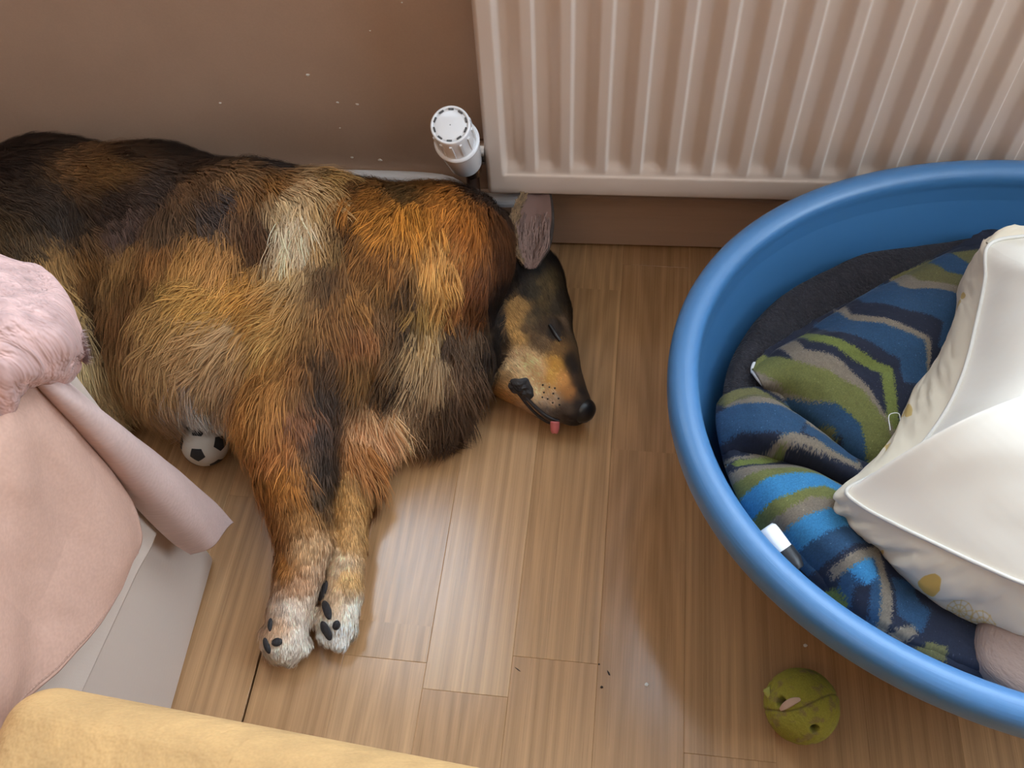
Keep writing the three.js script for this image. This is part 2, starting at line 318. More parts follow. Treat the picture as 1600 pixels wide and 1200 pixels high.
// ---------------------------------------------------------------- the dog
// body: tapered bones joined by a smooth minimum, meshed as one surface
const P3 = (px, py, y) => onY(px, py, y);
const BONES = [];
function bone(a, ra, b, rb, k = 0.03) { BONES.push({ a, b, ra, rb, k, d: b.clone().sub(a), l2: Math.max(1e-9, a.distanceToSquared(b)) }); }
{
  const R0 = P3(-130, 400, 0.105), R1 = P3(90, 338, 0.112), R2 = P3(250, 352, 0.113), R3 = P3(400, 402, 0.118), R4 = P3(520, 425, 0.122), R5 = P3(610, 432, 0.122);
  bone(R0, 0.085, R1, 0.086); bone(R1, 0.086, R2, 0.086); bone(R2, 0.086, R3, 0.098); bone(R3, 0.098, R4, 0.097); bone(R4, 0.097, R5, 0.090);
  bone(P3(190, 455, 0.08), 0.066, P3(330, 530, 0.075), 0.074, 0.09); bone(P3(330, 530, 0.075), 0.074, P3(430, 550, 0.08), 0.072, 0.08);
  const N1 = P3(700, 415, 0.112), N2 = P3(765, 420, 0.084);
  bone(R5, 0.09, N1, 0.082); bone(N1, 0.082, N2, 0.056);
  bone(P3(610, 540, 0.085), 0.07, P3(705, 545, 0.068), 0.056);
  bone(P3(585, 630, 0.045), 0.042, P3(680, 620, 0.04), 0.036);
  // head
  const H1 = P3(818, 452, 0.068), H2 = P3(848, 490, 0.064), H4 = P3(856, 560, 0.054), H5 = P3(891, 628, 0.036);
  bone(N2, 0.056, H1, 0.046, 0.025); bone(H1, 0.047, H2, 0.030, 0.02); bone(H2, 0.030, H4, 0.031, 0.015); bone(P3(802, 520, 0.058), 0.046, P3(836, 545, 0.055), 0.036, 0.02);
  bone(H4, 0.033, H5, 0.0225, 0.012);
  bone(P3(806, 592, 0.042), 0.028, P3(862, 643, 0.024), 0.0145, 0.008);
  bone(P3(878, 610, 0.036), 0.019, P3(897, 640, 0.03), 0.018, 0.008);
  bone(P3(862, 512, 0.085), 0.011, P3(868, 530, 0.083), 0.009, 0.008);     // closed eye bulge
  // upper foreleg, lower foreleg
  const S = P3(520, 515, 0.13), E1 = P3(455, 640, 0.1), C1 = P3(480, 850, 0.05), W1 = P3(455, 955, 0.032), T1 = P3(444, 1000, 0.028);
  bone(S, 0.066, E1, 0.048, 0.03); bone(E1, 0.046, C1, 0.0235, 0.015); bone(C1, 0.0235, W1, 0.0205, 0.006); bone(W1, 0.0205, T1, 0.021, 0.006);
  for (const [x, y, h, r] of [[424, 990, 0.026, 0.0105], [432, 1014, 0.021, 0.0115], [452, 1020, 0.020, 0.012], [470, 1006, 0.022, 0.0105]]) bone(T1, 0.014, P3(x, y, h), r, 0.004);
  const E2 = P3(548, 690, 0.045), C2 = P3(546, 850, 0.028), W2 = P3(537, 930, 0.026), T2 = P3(529, 968, 0.024);
  bone(P3(570, 600, 0.06), 0.045, E2, 0.03, 0.02); bone(E2, 0.026, C2, 0.0165, 0.01); bone(C2, 0.0165, W2, 0.0175, 0.005); bone(W2, 0.0175, T2, 0.019, 0.005);
  for (const [x, y, h, r] of [[502, 962, 0.022, 0.010], [513, 990, 0.020, 0.0115], [529, 998, 0.019, 0.0115], [543, 982, 0.022, 0.010]]) bone(T2, 0.013, P3(x, y, h), r, 0.004);
  // hind legs and tail, folded behind the covered seat and mostly out of sight
  const HP = P3(40, 420, 0.115), K = P3(110, 540, 0.085), HK = P3(-60, 600, 0.07), FT = P3(-20, 720, 0.03);
  bone(HP, 0.085, K, 0.055, 0.03); bone(K, 0.05, HK, 0.03, 0.02); bone(HK, 0.026, FT, 0.022, 0.012);
  bone(P3(60, 480, 0.06), 0.06, P3(150, 600, 0.045), 0.038, 0.03);
  bone(R0, 0.05, P3(-420, 520, 0.05), 0.03, 0.03);
}
function bodySDF(p) {
  let d = 1e3;
  for (const b of BONES) {
    const px = p.x - b.a.x, py = p.y - b.a.y, pz = p.z - b.a.z;
    const t = clamp((px * b.d.x + py * b.d.y + pz * b.d.z) / b.l2);
    const qx = px - b.d.x * t, qy = py - b.d.y * t, qz = pz - b.d.z * t;
    const e = Math.sqrt(qx * qx + qy * qy + qz * qz) - (b.ra + (b.rb - b.ra) * t);
    if (e > d + b.k) continue;
    const h = Math.max(b.k - Math.abs(d - e), 0) / b.k;
    d = Math.min(d, e) - h * h * b.k * 0.25;
  }
  return d;
}
const MOUTH = [P3(806, 604, 0.07), P3(838, 636, 0.052), P3(866, 655, 0.042), P3(892, 662, 0.03)];
const EYE_SLIT = [P3(860, 509, 0.098), P3(867, 521, 0.097), P3(874, 532, 0.094)];
function polyDist(p, pts) { let m = 1e3; const q = V(); for (let i = 0; i + 1 < pts.length; i++) { q.copy(pts[i + 1]).sub(pts[i]); const t = clamp(p.clone().sub(pts[i]).dot(q) / q.lengthSq()); m = Math.min(m, p.distanceTo(q.multiplyScalar(t).add(pts[i]))); } return m; }
function sdf(p) {
  let d = bodySDF(p);
  if (p.x > -0.03 && d < 0.03) {
    const cut = (e, k) => { const h = clamp(0.5 - 0.5 * (d + e) / k); d = lerp(d, -e, h) + k * h * (1 - h); };
    cut(polyDist(p, MOUTH) - 0.0035, 0.004); 
  }
  return Math.max(d, 0.002 - p.y, 0.021 - p.z);
}
const sdfGrad = (p, e = 0.002) => V(sdf(V(p.x + e, p.y, p.z)) - sdf(V(p.x - e, p.y, p.z)), sdf(V(p.x, p.y + e, p.z)) - sdf(V(p.x, p.y - e, p.z)), sdf(V(p.x, p.y, p.z + e)) - sdf(V(p.x, p.y, p.z - e))).normalize();
function surfaceNet(lo, hi, cell, f) {
  const nx = Math.ceil((hi.x - lo.x) / cell), ny = Math.ceil((hi.y - lo.y) / cell), nz = Math.ceil((hi.z - lo.z) / cell);
  const F = new Float32Array((nx + 1) * (ny + 1) * (nz + 1)), at = (i, j, k) => (k * (ny + 1) + j) * (nx + 1) + i, p = V();
  const S = 3;                                             // coarse pass first, fine only near the surface
  for (let k = 0; k <= nz; k += S) for (let j = 0; j <= ny; j += S) for (let i = 0; i <= nx; i += S) {
    const ci = Math.min(i + 1, nx), cj = Math.min(j + 1, ny), ck = Math.min(k + 1, nz);
    const c = f(p.set(lo.x + ci * cell, lo.y + cj * cell, lo.z + ck * cell)), near = Math.abs(c) < cell * 5;
    for (let c2 = k; c2 < Math.min(k + S, nz + 1); c2++) for (let b = j; b < Math.min(j + S, ny + 1); b++) for (let a = i; a < Math.min(i + S, nx + 1); a++) F[at(a, b, c2)] = near ? f(p.set(lo.x + a * cell, lo.y + b * cell, lo.z + c2 * cell)) : c;
  }
  const id = new Int32Array(nx * ny * nz).fill(-1), pos = [], idx = [];
  const ce = [[0, 0, 0], [1, 0, 0], [0, 1, 0], [1, 1, 0], [0, 0, 1], [1, 0, 1], [0, 1, 1], [1, 1, 1]], ed = [[0, 1], [2, 3], [4, 5], [6, 7], [0, 2], [1, 3], [4, 6], [5, 7], [0, 4], [1, 5], [2, 6], [3, 7]];
  for (let k = 0; k < nz; k++) for (let j = 0; j < ny; j++) for (let i = 0; i < nx; i++) {
    const v = ce.map((c) => F[at(i + c[0], j + c[1], k + c[2])]);
    let m = 0; for (let c = 0; c < 8; c++) if (v[c] < 0) m |= 1 << c;
    if (m === 0 || m === 255) continue;
    let x = 0, y = 0, z = 0, n = 0;
    for (const [a, b] of ed) if ((v[a] < 0) !== (v[b] < 0)) { const t = v[a] / (v[a] - v[b]); x += lerp(ce[a][0], ce[b][0], t); y += lerp(ce[a][1], ce[b][1], t); z += lerp(ce[a][2], ce[b][2], t); n++; }
    id[(k * ny + j) * nx + i] = pos.length / 3;
    pos.push(lo.x + (i + x / n) * cell, lo.y + (j + y / n) * cell, lo.z + (k + z / n) * cell);
  }
  const cellId = (i, j, k) => id[(k * ny + j) * nx + i];
  const quad = (a, b, c, d, flip) => { if (a < 0 || b < 0 || c < 0 || d < 0) return; flip ? idx.push(a, c, b, a, d, c) : idx.push(a, b, c, a, c, d); };
  for (let k = 1; k < nz; k++) for (let j = 1; j < ny; j++) for (let i = 1; i < nx; i++) {
    const s = F[at(i, j, k)] < 0;
    if (s !== F[at(i + 1, j, k)] < 0) quad(cellId(i, j - 1, k - 1), cellId(i, j, k - 1), cellId(i, j, k), cellId(i, j - 1, k), !s);
    if (s !== F[at(i, j + 1, k)] < 0) quad(cellId(i - 1, j, k - 1), cellId(i - 1, j, k), cellId(i, j, k), cellId(i, j, k - 1), !s);
    if (s !== F[at(i, j, k + 1)] < 0) quad(cellId(i - 1, j - 1, k), cellId(i, j - 1, k), cellId(i, j, k), cellId(i - 1, j, k), !s);
  }
  return { pos, idx };
}
function trace(px, py) {                                    // where a place of the photograph lies on the dog
  const d = sight(px, py), p = EYE.clone().addScaledVector(d, 0.35);
  let best = 1e3; const bp = p.clone();
  for (let i = 0; i < 160; i++) { const e = sdf(p); if (e < best) { best = e; bp.copy(p); } if (e < 0.0006) break; p.addScaledVector(d, Math.max(e * 0.8, 0.0008)); if (p.y < 0) break; }
  return bp;
}
// the coat: markings as [x, y, colour, lie of the hair, length in mm], measured on the photograph, laid on the body
const COAT = [
  [10, 250, 0x2e221b, .8, .6, 22], [90, 222, 0x33261d, .9, .4, 18], [130, 245, 0x62452c, .8, .5, 24], [200, 240, 0x453224, .8, .6, 22], [260, 232, 0x2b211b, .8, .6, 20], [335, 252, 0x2b2320, .8, .6, 22], [420, 262, 0x3a3230, .7, .6, 22], [475, 258, 0x93744f, .7, .8, 28],
  [50, 310, 0x382c23, .7, .7, 26], [165, 275, 0x6e4f2e, .9, .4, 24], [130, 262, 0x6b4c2d, .9, .4, 24], [165, 312, 0x352820, .8, .6, 26], [235, 300, 0x43362f, .8, .7, 28], [300, 262, 0x3a2a20, .8, .6, 24], [335, 322, 0x4a3f3a, .7, .8, 30], [100, 335, 0x3a3029, .7, .8, 28], [30, 380, 0x4a3824, .6, .9, 30], [195, 355, 0x54423a, .7, .8, 30], [265, 350, 0x5f4a38, .6, .9, 32], [300, 290, 0x6c5038, .7, .7, 28], [370, 285, 0x7b5c3e, .6, .8, 30], [400, 345, 0x4e3422, .2, 1, 30], [400, 375, 0x553a24, .1, 1, 30], [385, 300, 0x704e30, .4, 1, 30], [415, 290, 0x80582f, .3, 1, 30],
  [445, 320, 0xae936f, .4, 1, 36], [465, 290, 0xb3936c, .6, .9, 34], [462, 345, 0xc4ae92, .2, 1, 40], [470, 375, 0xc0aa8c, 0, 1, 40], [455, 405, 0xa8875a, -.2, 1, 36], [500, 285, 0xa5814f, .7, .8, 32], [500, 325, 0x9a7a52, .4, 1, 34], [495, 370, 0x8c6a42, .1, 1, 34],
  [70, 400, 0x80603a, .3, 1, 34], [80, 440, 0x8d6d42, .2, 1, 36], [130, 415, 0x6c4c2b, .4, 1, 34], [100, 480, 0x93764c, .2, 1, 40], [145, 455, 0x4e3824, .2, 1, 36], [110, 525, 0xaa9068, .2, 1, 44], [150, 565, 0x977e5a, .2, 1, 46], [150, 620, 0xa08c6c, .1, 1, 46], [195, 645, 0x8a7050, .1, 1, 46],
  [200, 400, 0x8a6840, .5, .9, 34], [255, 395, 0x8a6038, .2, .9, 34], [305, 400, 0x9c7241, -.3, .8, 34], [350, 395, 0xa47746, -.5, .7, 34], [225, 430, 0x6b4b2c, .3, 1, 34], [290, 440, 0x95713f, -.8, .5, 36], [155, 490, 0x4e3927, 0, 1, 38], [205, 485, 0x7c5838, -.4, .9, 40], [270, 490, 0x9c7649, -.8, .4, 42], [340, 460, 0xab8046, -1, .2, 40], [400, 440, 0xa97a3f, -.9, .3, 38], [420, 480, 0xa87a42, -1, .2, 40],
  [430, 512, 0xb28a54, -.9, .3, 42], [380, 520, 0xac8a64, -.9, .3, 46], [320, 540, 0xa07a52, -.8, .5, 48], [260, 555, 0x98744c, -.6, .8, 50], [210, 565, 0x94724a, -.3, 1, 48], [250, 625, 0x97795a, -.3, 1, 50], [290, 600, 0xa38c7c, -.4, .9, 40], [320, 620, 0xa8917c, -.4, .9, 32], [335, 592, 0xac8e6c, -.5, .8, 38], [250, 685, 0x7e664c, -.2, 1, 44], [345, 645, 0xa7845e, -.4, .9, 28],
  [545, 328, 0x875829, -.4, .9, 30], [545, 345, 0x42290f, -.3, 1, 28], [520, 375, 0x6a5030, -.2, 1, 30], [520, 420, 0x5a4028, -.2, 1, 30], [560, 400, 0x744d26, -.3, 1, 30], [600, 350, 0xa0682a, -.4, .9, 30], [600, 312, 0x8f5c28, -.5, .7, 26], [565, 300, 0x6a4828, -.5, .6, 26], [560, 278, 0x2e2620, -.6, .5, 22], [640, 305, 0x5f4527, -.5, .6, 24], [650, 340, 0xa86e2c, -.4, .8, 28], [700, 325, 0xa1662c, -.4, .8, 28], [735, 350, 0x935822, -.4, .8, 28], [770, 350, 0x5c361b, -.4, .8, 24], [765, 315, 0x33241c, -.5, .6, 20], [690, 385, 0xad7c44, -.3, 1, 30], [680, 425, 0xab7b41, -.2, 1, 32], [662, 470, 0x93703f, -.1, 1, 34], [735, 390, 0x925924, -.4, .9, 28], [740, 430, 0x6e401d, -.3, 1, 28], [790, 400, 0x46270f, -.4, .9, 20], [705, 460, 0x704623, -.2, 1, 32], [745, 470, 0x5c371a, -.2, 1, 30], [610, 395, 0x7d5228, -.3, 1, 30],
  [560, 460, 0x82572b, -.1, 1, 28], [560, 510, 0x805330, 0, 1, 28], [605, 495, 0x64462a, 0, 1, 30], [600, 445, 0x6c4b27, -.2, 1, 28], [635, 500, 0x38291d, 0, 1, 34], [640, 450, 0x483320, -.1, 1, 30], [575, 555, 0x70502e, .1, 1, 32], [620, 575, 0x36281f, .1, 1, 40],
  [662, 515, 0xa3845d, 0, 1, 40], [672, 560, 0x957a5c, .1, 1, 42], [705, 560, 0x5a4434, .1, 1, 42], [700, 515, 0x4d3a2c, 0, 1, 38], [730, 520, 0x5c4735, .1, 1, 34], [757, 540, 0x2a211c, .1, 1, 30], [772, 485, 0x1c130e, .1, 1, 20], [782, 560, 0x2a201b, .1, 1, 22], [742, 585, 0x4a382c, .2, 1, 40], [700, 625, 0x4a382c, .2, 1, 46], [685, 680, 0x3a2a20, .3, 1, 46], [722, 650, 0x3c2c22, .3, 1, 44], [655, 635, 0x54402f, .2, 1, 46], [650, 690, 0x30241c, .3, 1, 44],
  [600, 628, 0xbd966f, .2, 1, 44], [580, 655, 0xb28560, .1, 1, 44], [622, 622, 0xc8a684, .2, 1, 44], [570, 690, 0x8e5c30, .2, 1, 40], [620, 685, 0x8c664a, .3, 1, 44], [600, 712, 0x6e4e36, .4, 1, 40],
  [500, 560, 0x4c3726, 0, 1, 26], [502, 605, 0x45362c, 0, 1, 26], [468, 560, 0x7c5430, -.2, 1, 28], [440, 565, 0x9e703e, -.5, .8, 34], [420, 605, 0x9e6d3c, -.4, .9, 34], [400, 645, 0x9c6c3c, -.5, .9, 36], [430, 680, 0x925f36, -.3, 1, 30], [470, 640, 0x7c5238, 0, 1, 24], [500, 660, 0x4d3d34, .1, 1, 22], [505, 720, 0x45362c, .1, 1, 20], [497, 765, 0x4a3828, .1, 1, 18], [445, 740, 0x996430, -.3, 1, 26], [400, 715, 0xa4723f, -.6, .8, 34], [425, 790, 0x905e31, -.4, 1, 28], [442, 830, 0x7e5129, -.3, 1, 24], [480, 790, 0x8f6439, 0, 1, 16], [355, 665, 0xa4825a, -.6, .8, 38], [378, 700, 0x9f764a, -.7, .7, 34],
  [482, 850, 0xb58e67, 0, 1, 12], [500, 880, 0xb99678, 0, 1, 11], [465, 905, 0xad8362, 0, 1, 11], [452, 872, 0x96622f, -.2, 1, 16], [460, 950, 0xb8a290, 0, 1, 9], [438, 975, 0xad8a6c, 0, 1, 8], [470, 980, 0xbdaa9a, 0, 1, 8], [450, 1018, 0xb5a595, 0, 1, 7], [485, 930, 0xb9a08a, 0, 1, 9],
  [535, 775, 0xac7e4a, .1, 1, 12], [547, 830, 0xac8252, .1, 1, 11], [542, 900, 0xb08858, 0, 1, 10], [522, 880, 0xc0a284, 0, 1, 9], [530, 945, 0xb49474, 0, 1, 8], [548, 950, 0xc4b4a4, 0, 1, 8], [522, 988, 0xc4b8ac, 0, 1, 6],
  [840, 425, 0x17110d, -.6, -.6, 14], [862, 400, 0x1c1511, -.5, -.8, 12], [856, 450, 0x4c3c23, -.4, -.9, 9], [850, 478, 0x46371f, -.4, -.9, 8], [816, 485, 0x8a683c, -.5, -.8, 10], [806, 508, 0x9a7443, -.6, -.7, 10], [812, 530, 0xa98350, -.5, -.8, 9], [790, 490, 0x1a120d, -.4, .6, 16], [832, 505, 0x50402a, -.5, -.8, 7], [838, 528, 0x503e2a, -.5, -.8, 6], [852, 538, 0x5a4630, -.5, -.8, 6], [866, 522, 0x1a130e, -.4, -.9, 4], [880, 503, 0x5f4b39, -.4, -.9, 6], [884, 470, 0x2c2319, -.3, -.9, 8],
  [775, 455, 0x1e140e, -.3, .6, 18], [780, 472, 0x150e0a, -.3, .6, 14], [784, 512, 0x1a120d, -.2, .7, 16], [779, 535, 0x1d1511, -.1, .8, 18], [774, 560, 0x241b16, 0, 1, 20], [798, 462, 0x1d140e, -.4, -.3, 12], [814, 440, 0x1a120d, -.5, -.6, 12], [826, 418, 0x17100c, -.5, -.7, 12], [792, 540, 0x3a2c20, -.4, -.5, 10],
  [836, 462, 0x33291a, -.4, -.9, 8], [842, 494, 0x3d301e, -.4, -.9, 7], [872, 488, 0x33291c, -.4, -.9, 6], [874, 507, 0x2a2119, -.4, -.9, 5], [822, 520, 0x54402a, -.5, -.8, 7], [845, 515, 0x3a2c1e, -.4, -.9, 6], [872, 545, 0x6d5230, -.5, -.9, 5], [826, 462, 0x2a2016, -.5, -.8, 9], [803, 490, 0x8a673a, -.6, -.7, 10],
  [800, 575, 0xb3936c, -.6, -.6, 9], [890, 565, 0x241a12, -.5, -.9, 4], [897, 578, 0x1c1510, -.5, -.9, 4], [908, 612, 0x191310, -.5, -.9, 3], [902, 618, 0x4a3826, -.5, -.9, 3], [860, 590, 0xb8904f, -.5, -.9, 5], [845, 585, 0xc4a47a, -.6, -.8, 6],
  [884, 652, 0x2a2422, -.6, -.8, 4], [872, 646, 0x4c443e, -.6, -.8, 5], [896, 655, 0x1d1918, -.6, -.8, 3], [858, 642, 0x5d5148, -.6, -.8, 5], [840, 655, 0x6d5a4c, -.7, -.6, 5],
  [299, 612, 0xd8d6d6, -.2, 1, 36], [304, 630, 0xdedcdc, .2, 1, 34], [315, 645, 0xd6d4d4, .5, 1, 28], [288, 640, 0xd0cccc, -.5, 1, 32],
  [778, 392, 0x4c2b14, -.4, .8, 20], [786, 432, 0x26160c, -.3, .7, 16], [768, 442, 0x50301a, -.2, .9, 22], [765, 400, 0x6a3f1c, -.4, .8, 24],
  [812, 560, 0xbb9c78, -.6, -.7, 8], [832, 572, 0xc5a57c, -.6, -.8, 7], [870, 572, 0xac8240, -.5, -.9, 5], [880, 592, 0xb2824b, -.5, -.9, 5], [893, 612, 0x94693c, -.5, -.9, 4], [850, 610, 0xbda27c, -.6, -.8, 5], [862, 630, 0xaa9680, -.6, -.8, 5], [886, 643, 0x4a4038, -.6, -.8, 4], [903, 600, 0x352719, -.5, -.9, 4], [898, 585, 0x3a2a1b, -.5, -.9, 4], [793, 622, 0xa77a4b, -.7, -.5, 10], [826, 648, 0xa07f60, -.7, -.6, 6], [790, 590, 0xae8a60, -.6, -.5, 12], [905, 630, 0x2a2320, -.5, -.8, 3],
].map(([x, y, c, dx, dy, len]) => {
  const p = trace(x, y), q = onPlane(x + dx * 8, y + dy * 8, p), lin = hexLin(c).map((v) => Math.pow(v, 1.1) * 1.19);
  return { p, e: (x > 770 && y > 395) || c > 0xcf0000 ? 2e-5 : 9e-5, lin, dir: q.sub(p).normalize(), len: len / 1000 };
});
function onPlane(px, py, p) { const n = EYE.clone().sub(p).normalize(), d = sight(px, py); return EYE.clone().addScaledVector(d, p.clone().sub(EYE).dot(n) / d.dot(n)); }
const GAIN = 1.0;
function coatAt(p, out) {
  let w = 0, r = 0, g = 0, b = 0, x = 0, y = 0, z = 0, l = 0;
  for (const c of COAT) {
    const d2 = (p.x - c.p.x) ** 2 + (p.y - c.p.y) ** 2 + (p.z - c.p.z) ** 2 + c.e, k = 1 / (d2 * d2 * Math.sqrt(d2));
    w += k; r += k * c.lin[0]; g += k * c.lin[1]; b += k * c.lin[2]; x += k * c.dir.x; y += k * c.dir.y; z += k * c.dir.z; l += k * c.len;
  }
  out.c = [r / w, g / w, b / w]; out.d.set(x, y, z).normalize(); out.len = l / w;
  return out;
}
const TINT = [1.78, 1.86, 1.9];                              // hair colour from the photograph's tone under this room's light
function buildDog() {
  const t = thing('dog', 'sleeping long-haired dog with brown, tan and black coat lying on its side by the wall', 'dog', [0, 0, 0]);
  const { pos, idx } = surfaceNet(V(-1.06, -0.012, -0.05), V(0.14, 0.262, 0.66), 0.004, sdf);
  const N = [], col = [], at = { d: V() }, p = V();
  for (let i = 0; i < pos.length; i += 3) { p.set(pos[i], pos[i + 1], pos[i + 2]); const n = sdfGrad(p); N.push(n.x, n.y, n.z); coatAt(p, at); col.push(at.c[0] * 0.8 * TINT[0], at.c[1] * 0.72 * TINT[1], at.c[2] * 0.66 * TINT[2]); }
  const g = new THREE.BufferGeometry();
  g.setAttribute('position', new THREE.Float32BufferAttribute(pos, 3)); g.setAttribute('normal', new THREE.Float32BufferAttribute(N, 3)); g.setAttribute('color', new THREE.Float32BufferAttribute(col, 3)); g.setIndex(idx);
  mesh('body', g, new THREE.MeshStandardMaterial({ vertexColors: true, roughness: 0.85 }), t);

  // hair: tapered strands in tufts
  const tri = idx.length / 3, cum = new Float64Array(tri); let total = 0;
  const A = V(), B = V(), C = V();
  const get = (v, k) => v.set(pos[k * 3], pos[k * 3 + 1], pos[k * 3 + 2]);
  const eyeDir = V();
  for (let i = 0; i < tri; i++) {
    get(A, idx[i * 3]); get(B, idx[i * 3 + 1]); get(C, idx[i * 3 + 2]);
    const nx = N[idx[i * 3] * 3 + 1]; eyeDir.copy(EYE).sub(A).normalize();
    const nn = V(N[idx[i * 3] * 3], nx, N[idx[i * 3] * 3 + 2]);
    const facing = nn.dot(eyeDir), seen = A.x > -0.80 && facing > -0.45 && !(A.x < -0.33 && A.z > 0.42);
    const small = A.x > -0.035 ? 3.2 : A.z > 0.46 ? 2.2 : 1;
    total += seen ? B.sub(A).cross(C.sub(A)).length() * small * (facing < 0 ? 0.6 : 1) : 0; cum[i] = total;
  }
  const pick = (out, nOut) => {
    const r = rnd() * total; let a = 0, b = tri - 1; while (a < b) { const m = (a + b) >> 1; cum[m] < r ? a = m + 1 : b = m; }
    let u = rnd(), v = rnd(); if (u + v > 1) { u = 1 - u; v = 1 - v; }
    const k = a * 3; out.set(0, 0, 0).addScaledVector(get(A, idx[k]), 1 - u - v).addScaledVector(get(B, idx[k + 1]), u).addScaledVector(get(C, idx[k + 2]), v);
    const q = idx[k] * 3; nOut.set(N[q], N[q + 1], N[q + 2]);
  };
  const cell = 0.011, tufts = new Map(), key = (x, y, z) => Math.floor(x / cell) + '_' + Math.floor(y / cell) + '_' + Math.floor(z / cell);
  const TUFTS = 18000, tp = V(), tn = V();
  for (let i = 0; i < TUFTS; i++) { pick(tp, tn); const k = key(tp.x, tp.y, tp.z), o = { p: tp.clone(), s: rnd(), a: (rnd() - 0.5), b: rnd() - 0.5, l: 0.8 + rnd() * 0.4 }; tufts.has(k) ? tufts.get(k).push(o) : tufts.set(k, [o]); }
  const nearest = (p) => {
    let best = null, bd = 1e9; const i = Math.floor(p.x / cell), j = Math.floor(p.y / cell), k = Math.floor(p.z / cell);
    for (let a = -1; a <= 1; a++) for (let b = -1; b <= 1; b++) for (let c = -1; c <= 1; c++) { const l = tufts.get((i + a) + '_' + (j + b) + '_' + (k + c)); if (l) for (const o of l) { const d = o.p.distanceToSquared(p); if (d < bd) { bd = d; best = o; } } }
    return best;
  };
  const STRANDS = 380000, hp = [], hn = [], hc = [], hi = [];
  const side = V(), dir = V(), cur = V(), tip = V(), out = { d: V() };
  for (let s = 0; s < STRANDS; s++) {
    pick(tp, tn);
    // bare places: nose, lips, eye, pads
    if (polyDist(tp, MOUTH) < 0.006 || (tp.x > -0.02 && polyDist(tp, EYE_SLIT) < 0.0035)) continue;
    const o = nearest(tp); 
    // markings are uneven along their borders
    const w = V(noise(tp.x * 60, tp.y * 60, tp.z * 60) - 0.5, noise(tp.x * 60 + 9, tp.y * 60, tp.z * 60) - 0.5, noise(tp.x * 60, tp.y * 60 + 9, tp.z * 60) - 0.5).multiplyScalar(0.018 * smooth(0.004, 0.02, 0.02));
    const headish = tp.x > -0.03, where = tp.clone().addScaledVector(w, headish ? 0.3 : 1); if (o && !headish) where.lerp(o.p, 0.5);
    coatAt(where, out);
    const L = out.len * (0.7 + 0.5 * rnd()) * (o ? o.l : 1);
    dir.copy(out.d).addScaledVector(tn, -out.d.dot(tn)).normalize();
    side.copy(tn).cross(dir);
    const longish = smooth(0.01, 0.035, L);
    const sway = (o ? o.a : 0) * 0.9 * longish + (rnd() - 0.5) * 0.5 + (noise(tp.x * 28, tp.y * 28 + 5, tp.z * 28) - 0.5) * 1.1 * longish;
    dir.addScaledVector(side, sway).normalize();
    const lift = (headish ? 0.22 : 0.42 + 0.25 * (o ? o.b : 0)) + (rnd() - 0.5) * 0.25;
    const fall = longish * 0.35;
    side.copy(tn).cross(dir).normalize();
    const width = (0.00029 + 0.00026 * rnd()) * (headish || L < 0.014 ? 0.8 : 1.1);
    const root = tp.clone().addScaledVector(tn, -0.001);
    const p1 = root.clone().addScaledVector(dir, L * 0.36).addScaledVector(tn, L * lift * 0.55); 
    const p2 = p1.clone().addScaledVector(dir, L * 0.36).addScaledVector(tn, L * lift * 0.10); p2.y -= L * fall * 0.18;
    const p3 = p2.clone().addScaledVector(dir, L * 0.32).addScaledVector(tn, -L * lift * 0.10); p3.y -= L * fall * 0.45;
    if (o && longish > 0.2) { const pull = 0.45; const c2 = o.p.clone().addScaledVector(dir, L * 0.62).addScaledVector(tn, L * lift * 0.5), c3 = o.p.clone().addScaledVector(dir, L * 0.98).addScaledVector(tn, L * lift * 0.4); c2.y -= L * fall * 0.18; c3.y -= L * fall * 0.6; p2.lerp(c2, pull * 0.7); p3.lerp(c3, pull); }
    for (const q of [p1, p2, p3]) { q.y = Math.max(q.y, 0.0015 + rnd() * 0.004); q.z = Math.max(q.z, 0.019 + rnd() * 0.004); }
    const base = hp.length / 3, pts = [root, p1, p2, p3], ws = [width, width * 1.0, width * 0.75, 0];
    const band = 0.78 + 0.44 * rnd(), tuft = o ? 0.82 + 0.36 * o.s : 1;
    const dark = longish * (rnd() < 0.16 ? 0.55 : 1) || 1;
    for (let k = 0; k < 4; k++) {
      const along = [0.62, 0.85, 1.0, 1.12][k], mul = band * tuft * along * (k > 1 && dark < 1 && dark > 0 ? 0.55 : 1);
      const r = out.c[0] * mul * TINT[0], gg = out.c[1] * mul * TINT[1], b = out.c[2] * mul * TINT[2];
      for (let e = 0; e < (k < 3 ? 2 : 1); e++) {
        const sgn = k < 3 ? (e ? 1 : -1) : 0;
        hp.push(pts[k].x + side.x * ws[k] * sgn, pts[k].y + side.y * ws[k] * sgn, pts[k].z + side.z * ws[k] * sgn);
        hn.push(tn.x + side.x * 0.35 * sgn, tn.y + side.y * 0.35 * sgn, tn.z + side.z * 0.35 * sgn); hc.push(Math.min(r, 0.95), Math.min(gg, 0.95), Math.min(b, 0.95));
      }
    }
    hi.push(base, base + 3, base + 1, base, base + 2, base + 3, base + 2, base + 5, base + 3, base + 2, base + 4, base + 5, base + 4, base + 6, base + 5);
  }
  const hg = new THREE.BufferGeometry();
  hg.setAttribute('position', new THREE.Float32BufferAttribute(hp, 3)); hg.setAttribute('normal', new THREE.Float32BufferAttribute(hn, 3)); hg.setAttribute('color', new THREE.Float32BufferAttribute(hc, 3)); hg.setIndex(hi);
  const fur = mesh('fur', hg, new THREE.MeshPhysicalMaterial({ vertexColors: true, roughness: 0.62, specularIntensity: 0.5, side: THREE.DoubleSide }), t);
  fur.userData.kind = 'stuff';

  // nose, lips, tongue, whisker dots, closed eyelid
  const black = std([0.012, 0.011, 0.012], 0.32), lip = std([0.022, 0.017, 0.017], 0.5);
